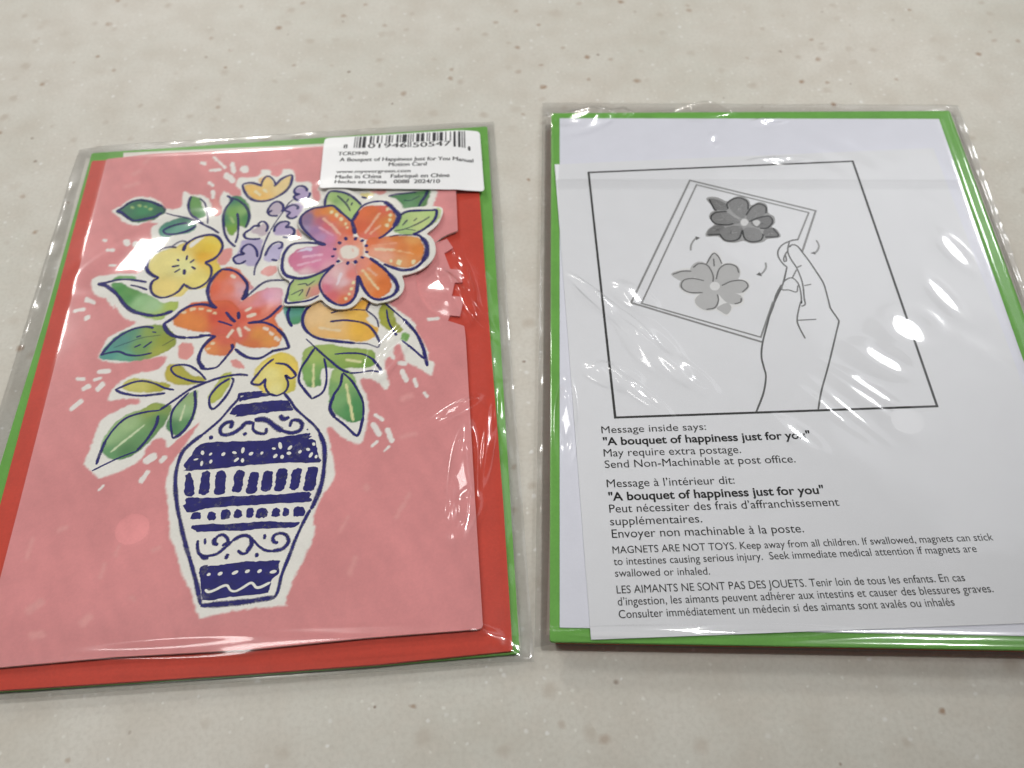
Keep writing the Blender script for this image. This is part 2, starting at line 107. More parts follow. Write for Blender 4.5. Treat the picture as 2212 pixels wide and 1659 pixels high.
([-2292,6522,-2293,6550,-2288,6576,-2277,6597,-2262,6611,-2244,6617,-2224,6615,-2204,6605,-2185,6588,-2169,6565,-2157,6538,-2151,6509,-2122,6272,-2121,6243,-2126,6218,-2137,6198,-2152,6184,-2170,6178,-2190,6179,-2210,6189,-2229,6206,-2245,6229,-2256,6256,-2263,6284],(226,212,206),[],0.5,0),
([-5355,4577,-5369,4581,-5383,4590,-5396,4603,-5406,4620,-5414,4638,-5417,4657,-5417,4675,-5412,4690,-5404,4702,-5393,4708,-5380,4710,-5320,4705,-5306,4701,-5292,4692,-5279,4678,-5269,4662,-5261,4643,-5258,4624,-5258,4607,-5263,4591,-5271,4580,-5282,4573,-5295,4572],(226,212,206),[],0.48,0),
([-4666,4365,-4696,4388,-4723,4420,-4744,4459,-4757,4501,-4761,4543,-4757,4581,-4744,4613,-4723,4636,-4697,4647,-4666,4646,-4634,4634,-4612,4621,-4582,4597,-4555,4565,-4534,4526,-4521,4484,-4517,4442,-4521,4404,-4535,4372,-4555,4350,-4582,4339,-4612,4339,-4644,4352],(226,212,206),[],0.47,0),
([-4388,4300,-4413,4325,-4434,4357,-4449,4394,-4456,4431,-4456,4467,-4447,4498,-4431,4522,-4410,4536,-4384,4540,-4356,4534,-4328,4517,-4305,4499,-4280,4473,-4259,4441,-4245,4404,-4238,4367,-4238,4331,-4247,4300,-4263,4277,-4284,4263,-4310,4258,-4338,4265,-4365,4282],(226,212,206),[],0.47,0),
([-5156,4150,-5171,4155,-5186,4164,-5200,4178,-5211,4196,-5219,4216,-5222,4236,-5222,4255,-5217,4271,-5209,4283,-5197,4290,-5183,4292,-5023,4278,-5008,4274,-4993,4264,-4979,4250,-4968,4232,-4960,4213,-4957,4193,-4957,4174,-4962,4157,-4971,4145,-4983,4138,-4997,4137],(226,212,206),[],0.47,0),
([-4980,3534,-4988,3536,-4996,3541,-5004,3548,-5010,3557,-5014,3567,-5017,3577,-5017,3588,-5014,3596,-5010,3603,-5004,3607,-4997,3609,-4822,3604,-4814,3602,-4806,3598,-4798,3590,-4792,3581,-4788,3571,-4785,3561,-4785,3551,-4788,3542,-4792,3535,-4798,3531,-4805,3530],(226,212,206),[],0.46,0),
([-5434,2161,-5450,2171,-5464,2185,-5475,2203,-5483,2222,-5487,2242,-5486,2261,-5481,2277,-5472,2288,-5459,2295,-5445,2296,-5429,2292,-5180,2177,-5165,2167,-5151,2153,-5140,2135,-5132,2116,-5128,2096,-5129,2077,-5135,2062,-5144,2050,-5156,2043,-5171,2042,-5186,2047],(226,212,206),[],0.44,0),
([-5647,1778,-5659,1777,-5671,1781,-5683,1789,-5694,1800,-5703,1814,-5709,1829,-5712,1845,-5711,1859,-5707,1871,-5699,1880,-5689,1885,-5459,1943,-5447,1944,-5435,1940,-5423,1932,-5412,1920,-5403,1906,-5398,1891,-5395,1876,-5396,1861,-5400,1849,-5407,1841,-5417,1836],(226,212,206),[],0.43,0),
([-5429,2194,-5446,2206,-5461,2224,-5473,2245,-5481,2268,-5484,2290,-5482,2311,-5475,2328,-5463,2340,-5448,2346,-5431,2346,-5413,2339,-5181,2211,-5163,2198,-5148,2180,-5136,2160,-5128,2137,-5126,2114,-5128,2094,-5135,2077,-5147,2065,-5162,2059,-5179,2059,-5197,2066],(226,212,206),[],0.44,0),
([-5673,1790,-5686,1792,-5700,1798,-5712,1808,-5723,1822,-5732,1838,-5737,1855,-5738,1871,-5735,1886,-5729,1898,-5720,1905,-5708,1909,-5450,1926,-5437,1924,-5424,1918,-5411,1907,-5401,1894,-5392,1878,-5387,1861,-5386,1844,-5389,1830,-5395,1818,-5404,1810,-5416,1807],(226,212,206),[],0.43,0),
([-5238,1451,-5253,1442,-5271,1439,-5291,1444,-5311,1455,-5329,1473,-5344,1494,-5354,1519,-5360,1543,-5359,1567,-5353,1587,-5342,1603,-5296,1647,-5280,1656,-5262,1659,-5242,1654,-5223,1642,-5204,1625,-5190,1603,-5179,1579,-5174,1554,-5174,1530,-5180,1510,-5191,1495],(226,212,206),[],0.43,0),
([-4491,-542,-4510,-540,-4529,-532,-4546,-518,-4562,-500,-4573,-478,-4580,-456,-4582,-433,-4578,-413,-4569,-397,-4556,-386,-4539,-381,-4277,-359,-4258,-360,-4239,-369,-4221,-382,-4206,-401,-4195,-422,-4188,-445,-4187,-468,-4191,-488,-4200,-504,-4213,-515,-4230,-519],(226,212,206),[],0.4,0),
([-5060,-722,-5076,-720,-5092,-712,-5106,-699,-5118,-684,-5127,-665,-5132,-647,-5133,-628,-5129,-612,-5121,-600,-5109,-592,-5095,-589,-4936,-589,-4920,-592,-4905,-600,-4890,-612,-4878,-628,-4869,-646,-4864,-665,-4864,-683,-4868,-699,-4876,-712,-4888,-720,-4902,-722],(226,212,206),[],0.4,0),
([-4588,-764,-4599,-764,-4611,-761,-4622,-754,-4632,-743,-4640,-731,-4645,-717,-4647,-704,-4646,-691,-4642,-680,-4635,-672,-4625,-668,-4456,-630,-4445,-629,-4434,-633,-4423,-640,-4413,-650,-4405,-663,-4399,-676,-4397,-690,-4399,-703,-4403,-714,-4410,-721,-4420,-726],(226,212,206),[],0.4,0),
([-4806,-1070,-4822,-1076,-4840,-1075,-4859,-1068,-4877,-1056,-4893,-1038,-4905,-1018,-4913,-996,-4915,-974,-4912,-953,-4904,-937,-4892,-925,-4767,-850,-4751,-844,-4733,-845,-4714,-852,-4696,-864,-4680,-882,-4668,-903,-4660,-925,-4658,-947,-4661,-967,-4669,-983,-4681,-995],(226,212,206),[],0.39,0),
([-4394,-1114,-4407,-1126,-4423,-1133,-4442,-1133,-4462,-1127,-4481,-1114,-4498,-1097,-4511,-1075,-4519,-1052,-4523,-1029,-4520,-1007,-4512,-989,-4404,-826,-4391,-813,-4374,-806,-4355,-806,-4336,-813,-4316,-825,-4300,-843,-4286,-865,-4278,-888,-4275,-912,-4277,-933,-4285,-951],(226,212,206),[],0.39,0),
([-4989,-1718,-5002,-1728,-5018,-1733,-5035,-1731,-5054,-1724,-5072,-1711,-5087,-1694,-5098,-1674,-5106,-1652,-5108,-1631,-5104,-1612,-5096,-1596,-4890,-1340,-4877,-1330,-4861,-1325,-4843,-1327,-4824,-1334,-4806,-1347,-4791,-1365,-4780,-1385,-4773,-1407,-4771,-1429,-4774,-1448,-4783,-1463],(226,212,206),[],0.39,0),
([-2640,-3558,-2663,-3569,-2690,-3571,-2718,-3564,-2745,-3549,-2769,-3526,-2789,-3498,-2802,-3467,-2807,-3434,-2804,-3404,-2793,-3378,-2776,-3359,-2613,-3237,-2590,-3225,-2563,-3223,-2534,-3230,-2507,-3245,-2482,-3268,-2463,-3297,-2451,-3329,-2446,-3361,-2449,-3391,-2459,-3417,-2477,-3436],(226,212,206),[],0.36,0),
([-2283,-3543,-2296,-3553,-2311,-3558,-2329,-3557,-2346,-3550,-2362,-3538,-2376,-3523,-2386,-3504,-2392,-3484,-2393,-3465,-2389,-3447,-2380,-3433,-2301,-3343,-2288,-3333,-2273,-3328,-2256,-3329,-2238,-3336,-2222,-3347,-2208,-3363,-2198,-3382,-2192,-3402,-2191,-3421,-2196,-3439,-2204,-3454],(226,212,206),[],0.36,0),
([-2701,-4103,-2710,-4116,-2723,-4125,-2739,-4128,-2756,-4126,-2773,-4118,-2789,-4106,-2802,-4090,-2811,-4071,-2816,-4052,-2816,-4033,-2811,-4016,-2689,-3763,-2680,-3750,-2667,-3741,-2651,-3738,-2634,-3740,-2616,-3748,-2601,-3760,-2587,-3776,-2578,-3795,-2573,-3815,-2574,-3834,-2579,-3851],(226,212,206),[],0.35,0),
([-3776,-4261,-3781,-4266,-3787,-4268,-3794,-4268,-3802,-4266,-3809,-4261,-3816,-4255,-3821,-4247,-3824,-4239,-3825,-4230,-3824,-4222,-3821,-4216,-3731,-4093,-3726,-4089,-3719,-4086,-3712,-4086,-3704,-4089,-3697,-4093,-3690,-4100,-3685,-4107,-3682,-4116,-3681,-4124,-3682,-4132,-3685,-4139],(226,212,206),[],0.35,0),
([3542,-482,3533,-459,3531,-435,3533,-411,3541,-390,3554,-373,3570,-361,3589,-356,3608,-358,3627,-367,3643,-382,3656,-401,3748,-588,3756,-611,3758,-635,3756,-658,3748,-679,3735,-696,3719,-707,3700,-712,3681,-710,3662,-702,3646,-687,3633,-668],(226,212,206),[],0.4,0),
([3862,-906,3845,-899,3831,-886,3819,-869,3812,-849,3810,-827,3812,-806,3820,-788,3831,-773,3845,-762,3862,-758,3879,-760,4039,-804,4056,-811,4070,-824,4081,-841,4088,-862,4091,-883,4088,-904,4081,-922,4070,-937,4055,-947,4039,-952,4021,-950],(226,212,206),[],0.39,0),
([3876,-1165,3870,-1140,3869,-1114,3875,-1089,3886,-1068,3902,-1052,3921,-1043,3942,-1041,3963,-1046,3983,-1058,3999,-1077,4010,-1099,4117,-1389,4123,-1415,4123,-1440,4117,-1464,4106,-1485,4090,-1501,4071,-1510,4050,-1512,4030,-1507,4010,-1494,3995,-1476,3983,-1454],(226,212,206),[],0.39,0),
([4235,-1458,4232,-1440,4234,-1422,4239,-1405,4248,-1392,4260,-1382,4274,-1377,4289,-1377,4304,-1382,4317,-1393,4327,-1407,4334,-1423,4390,-1620,4392,-1638,4391,-1656,4386,-1673,4376,-1686,4364,-1696,4350,-1701,4335,-1701,4321,-1695,4308,-1685,4298,-1672,4291,-1655],(226,212,206),[],0.38,0),
([4517,-1936,4511,-1921,4509,-1906,4511,-1891,4516,-1877,4524,-1866,4535,-1858,4548,-1854,4560,-1855,4573,-1860,4584,-1869,4592,-1881,4653,-2000,4659,-2014,4661,-2030,4659,-2045,4653,-2058,4645,-2070,4634,-2077,4622,-2081,4609,-2080,4597,-2075,4586,-2066,4578,-2054],(226,212,206),[],0.38,0),
([3205,-2550,3195,-2538,3188,-2523,3185,-2507,3185,-2491,3190,-2476,3197,-2463,3208,-2454,3220,-2449,3234,-2449,3248,-2453,3260,-2462,3451,-2640,3461,-2652,3468,-2666,3471,-2682,3471,-2698,3466,-2713,3459,-2726,3448,-2734,3435,-2739,3422,-2740,3409,-2735,3396,-2727],(226,212,206),[],0.37,0),
([3127,-2868,3118,-2845,3114,-2820,3116,-2795,3125,-2773,3138,-2755,3156,-2743,3176,-2737,3197,-2739,3218,-2748,3236,-2763,3251,-2783,3409,-3075,3418,-3098,3421,-3123,3419,-3147,3410,-3169,3397,-3187,3380,-3199,3359,-3204,3338,-3203,3318,-3194,3300,-3179,3286,-3159],(226,212,206),[],0.36,0),
([3502,-3039,3497,-3015,3499,-2990,3506,-2967,3519,-2949,3536,-2935,3556,-2929,3577,-2929,3598,-2937,3616,-2950,3631,-2970,3641,-2993,3739,-3317,3744,-3341,3742,-3366,3734,-3388,3722,-3406,3705,-3419,3685,-3426,3664,-3425,3644,-3418,3625,-3404,3611,-3385,3601,-3363],(226,212,206),[],0.36,0),
([4691,592,4678,594,4666,600,4656,610,4648,623,4644,638,4643,654,4645,670,4651,684,4659,695,4670,702,4682,705,4959,720,4971,718,4983,712,4993,702,5001,689,5005,673,5006,657,5004,642,4998,628,4989,617,4978,610,4966,607],(226,212,206),[],0.41,0),
([3512,-3683,3506,-3688,3498,-3691,3489,-3691,3481,-3688,3473,-3683,3467,-3675,3463,-3666,3461,-3657,3461,-3647,3464,-3638,3469,-3630,3584,-3503,3591,-3498,3599,-3495,3607,-3495,3616,-3498,3623,-3503,3629,-3511,3634,-3520,3635,-3530,3635,-3540,3632,-3549,3627,-3556],(226,212,206),[],0.36,0),
([3197,-3509,3189,-3515,3179,-3519,3169,-3519,3159,-3515,3149,-3509,3142,-3500,3136,-3488,3134,-3476,3134,-3464,3138,-3453,3144,-3444,3258,-3316,3266,-3309,3276,-3306,3286,-3306,3297,-3309,3306,-3316,3314,-3325,3319,-3336,3321,-3348,3321,-3361,3318,-3372,3311,-3381],(226,212,206),[],0.36,0),
([-4919,7547,-4933,7541,-4949,7541,-4966,7549,-4982,7562,-4996,7580,-5007,7602,-5013,7626,-5016,7649,-5013,7670,-5006,7688,-4996,7700,-4829,7821,-4815,7827,-4799,7827,-4783,7819,-4767,7806,-4753,7788,-4742,7766,-4735,7742,-4733,7719,-4735,7697,-4742,7680,-4753,7668],(208,143,141),[],2.09,0),
([-5119,6943,-5134,6941,-5150,6946,-5166,6957,-5181,6973,-5193,6993,-5202,7016,-5206,7039,-5205,7061,-5200,7079,-5191,7093,-5178,7102,-4760,7251,-4745,7253,-4729,7248,-4712,7237,-4698,7220,-4686,7200,-4677,7177,-4674,7154,-4674,7132,-4680,7114,-4689,7100,-4702,7091],(208,143,141),[],2.05,0),
([3992,-2128,3973,-2133,3954,-2130,3935,-2122,3919,-2107,3906,-2087,3898,-2065,3896,-2041,3899,-2018,3908,-1997,3921,-1981,3938,-1970,4146,-1882,4165,-1878,4185,-1880,4204,-1889,4220,-1904,4232,-1924,4240,-1946,4242,-1970,4238,-1993,4230,-2014,4216,-2030,4199,-2041],(208,143,141),[],1.5,0),
([3951,-3321,3937,-3322,3923,-3318,3910,-3310,3899,-3298,3892,-3283,3888,-3266,3888,-3249,3892,-3234,3900,-3220,3911,-3210,3924,-3205,4294,-3115,4309,-3114,4323,-3118,4336,-3127,4347,-3139,4354,-3154,4358,-3170,4357,-3187,4353,-3203,4345,-3216,4334,-3226,4321,-3232],(208,143,141),[],1.44,0),
([-4755,-7446,-4775,-7456,-4800,-7459,-4827,-7454,-4853,-7441,-4877,-7422,-4897,-7398,-4911,-7372,-4918,-7345,-4917,-7319,-4909,-7297,-4894,-7280,-4664,-7107,-4643,-7097,-4618,-7094,-4591,-7100,-4565,-7113,-4541,-7132,-4521,-7156,-4507,-7183,-4501,-7210,-4501,-7236,-4510,-7258,-4525,-7275],(208,143,141),[],1.25,0),
([-3405,-7843,-3422,-7857,-3444,-7865,-3469,-7865,-3496,-7857,-3521,-7843,-3543,-7823,-3560,-7798,-3571,-7772,-3575,-7746,-3571,-7721,-3560,-7701,-3441,-7555,-3423,-7540,-3401,-7532,-3375,-7532,-3349,-7540,-3324,-7554,-3302,-7575,-3284,-7599,-3274,-7626,-3270,-7653,-3274,-7677,-3286,-7697],(208,143,141),[],1.22,0),
([-5173,-6018,-5175,-6027,-5180,-6035,-5187,-6040,-5195,-6042,-5205,-6041,-5216,-6038,-5225,-6031,-5234,-6023,-5240,-6013,-5244,-6002,-5245,-5991,-5226,-5482,-5224,-5472,-5219,-5465,-5212,-5459,-5203,-5457,-5193,-5458,-5183,-5462,-5173,-5468,-5165,-5477,-5158,-5488,-5154,-5499,-5153,-5509],(208,143,141),[],1.33,0),
([-3243,-6659,-3245,-6670,-3251,-6679,-3259,-6685,-3269,-6688,-3280,-6688,-3292,-6684,-3303,-6677,-3313,-6667,-3320,-6656,-3324,-6644,-3326,-6632,-3312,-6303,-3310,-6292,-3305,-6283,-3297,-6276,-3286,-6273,-3275,-6273,-3263,-6277,-3252,-6284,-3242,-6294,-3235,-6306,-3230,-6318,-3229,-6330],(208,143,141),[],1.28,0),
([-2101,-6082,-2113,-6085,-2127,-6084,-2140,-6079,-2153,-6070,-2163,-6058,-2171,-6044,-2175,-6030,-2175,-6015,-2172,-6002,-2165,-5992,-2155,-5985,-2023,-5927,-2011,-5924,-1998,-5925,-1984,-5931,-1972,-5940,-1961,-5951,-1953,-5965,-1949,-5980,-1949,-5994,-1953,-6007,-1960,-6017,-1970,-6024],(208,143,141),[],1.3,0),
([-4555,-5367,-4568,-5369,-4581,-5368,-4595,-5362,-4609,-5353,-4620,-5340,-4628,-5326,-4633,-5311,-4634,-5296,-4631,-5283,-4624,-5272,-4614,-5266,-4440,-5191,-4427,-5188,-4414,-5190,-4400,-5196,-4386,-5205,-4375,-5218,-4367,-5232,-4362,-5247,-4361,-5262,-4365,-5275,-4372,-5286,-4382,-5293],(208,143,141),[],1.35,0),
([-3017,-6115,-3020,-6123,-3026,-6129,-3033,-6133,-3042,-6134,-3051,-6132,-3060,-6127,-3068,-6121,-3074,-6112,-3079,-6103,-3081,-6093,-3080,-6084,-3030,-5851,-3026,-5843,-3021,-5836,-3014,-5833,-3005,-5832,-2996,-5834,-2987,-5838,-2979,-5845,-2972,-5853,-2968,-5863,-2966,-5873,-2966,-5882],(208,143,141),[],1.31,0),
([2763,-7022,2755,-7037,2742,-7049,2727,-7056,2710,-7058,2693,-7055,2676,-7046,2662,-7034,2652,-7018,2645,-7000,2644,-6981,2648,-6963,2787,-6578,2795,-6562,2808,-6550,2823,-6543,2840,-6541,2858,-6544,2875,-6553,2889,-6566,2899,-6582,2905,-6601,2907,-6620,2903,-6638],(208,143,141),[],1.26,0),
([3858,-5610,3852,-5619,3844,-5626,3834,-5630,3823,-5630,3813,-5627,3803,-5621,3795,-5612,3789,-5602,3786,-5590,3787,-5578,3790,-5567,3947,-5224,3953,-5214,3961,-5207,3971,-5203,3982,-5203,3993,-5206,4003,-5212,4011,-5221,4017,-5232,4019,-5244,4019,-5256,4016,-5268],(208,143,141),[],1.33,0),
([2470,-5885,2465,-5892,2458,-5898,2450,-5900,2441,-5900,2432,-5898,2424,-5892,2417,-5885,2413,-5876,2410,-5866,2411,-5856,2413,-5847,2587,-5477,2592,-5469,2599,-5464,2608,-5461,2617,-5461,2626,-5464,2634,-5469,2641,-5477,2645,-5486,2648,-5496,2647,-5506,2645,-5515],(208,143,141),[],1.31,0),
([2982,-4734,2967,-4712,2959,-4687,2956,-4660,2960,-4635,2971,-4613,2987,-4596,3006,-4585,3029,-4581,3052,-4585,3074,-4595,3093,-4613,3127,-4652,3141,-4674,3150,-4699,3152,-4725,3148,-4750,3137,-4772,3121,-4790,3102,-4800,3079,-4804,3056,-4801,3034,-4790,3015,-4773],(208,143,141),[],1.36,0),
([3985,-5410,3979,-5420,3971,-5427,3961,-5431,3950,-5432,3939,-5429,3929,-5423,3921,-5415,3915,-5404,3912,-5392,3912,-5380,3915,-5369,4106,-4920,4112,-4910,4120,-4903,4130,-4898,4141,-4897,4152,-4900,4162,-4906,4170,-4915,4176,-4926,4179,-4938,4179,-4950,4176,-4962],(208,143,141),[],1.34,0),
([-373,7573,-387,7573,-402,7579,-415,7590,-427,7606,-436,7625,-441,7646,-442,7667,-439,7687,-432,7703,-421,7715,-408,7721,130,7858,144,7859,159,7853,173,7842,184,7826,193,7807,197,7786,198,7764,195,7745,188,7728,177,7716,164,7710],(208,143,141),[],2.07,0),
([-4660,8060,-4668,8050,-4679,8045,-4691,8045,-4703,8050,-4715,8059,-4726,8073,-4735,8089,-4740,8107,-4742,8125,-4741,8142,-4736,8155,-4573,8454,-4565,8464,-4554,8470,-4542,8470,-4530,8465,-4517,8455,-4507,8441,-4498,8425,-4493,8407,-4490,8389,-4492,8372,-4497,8358],(208,143,141),[],2.12,0),
([-4583,-8087,-4608,-8085,-4634,-8075,-4659,-8059,-4680,-8038,-4696,-8013,-4706,-7987,-4708,-7961,-4702,-7938,-4690,-7920,-4671,-7907,-4648,-7902,-4415,-7888,-4389,-7891,-4363,-7901,-4338,-7917,-4317,-7938,-4302,-7963,-4293,-7990,-4291,-8015,-4296,-8038,-4309,-8056,-4328,-8069,-4351,-8074],(208,143,141),[],1.21,0),
([-2467,-7244,-2474,-7236,-2478,-7227,-2480,-7218,-2480,-7209,-2477,-7201,-2472,-7195,-2465,-7191,-2457,-7190,-2448,-7191,-2440,-7195,-2432,-7201,-2360,-7270,-2353,-7278,-2349,-7286,-2346,-7296,-2347,-7304,-2350,-7312,-2355,-7318,-2361,-7322,-2370,-7323,-2378,-7322,-2387,-7318,-2395,-7312],(208,143,141),[],1.24,0)]
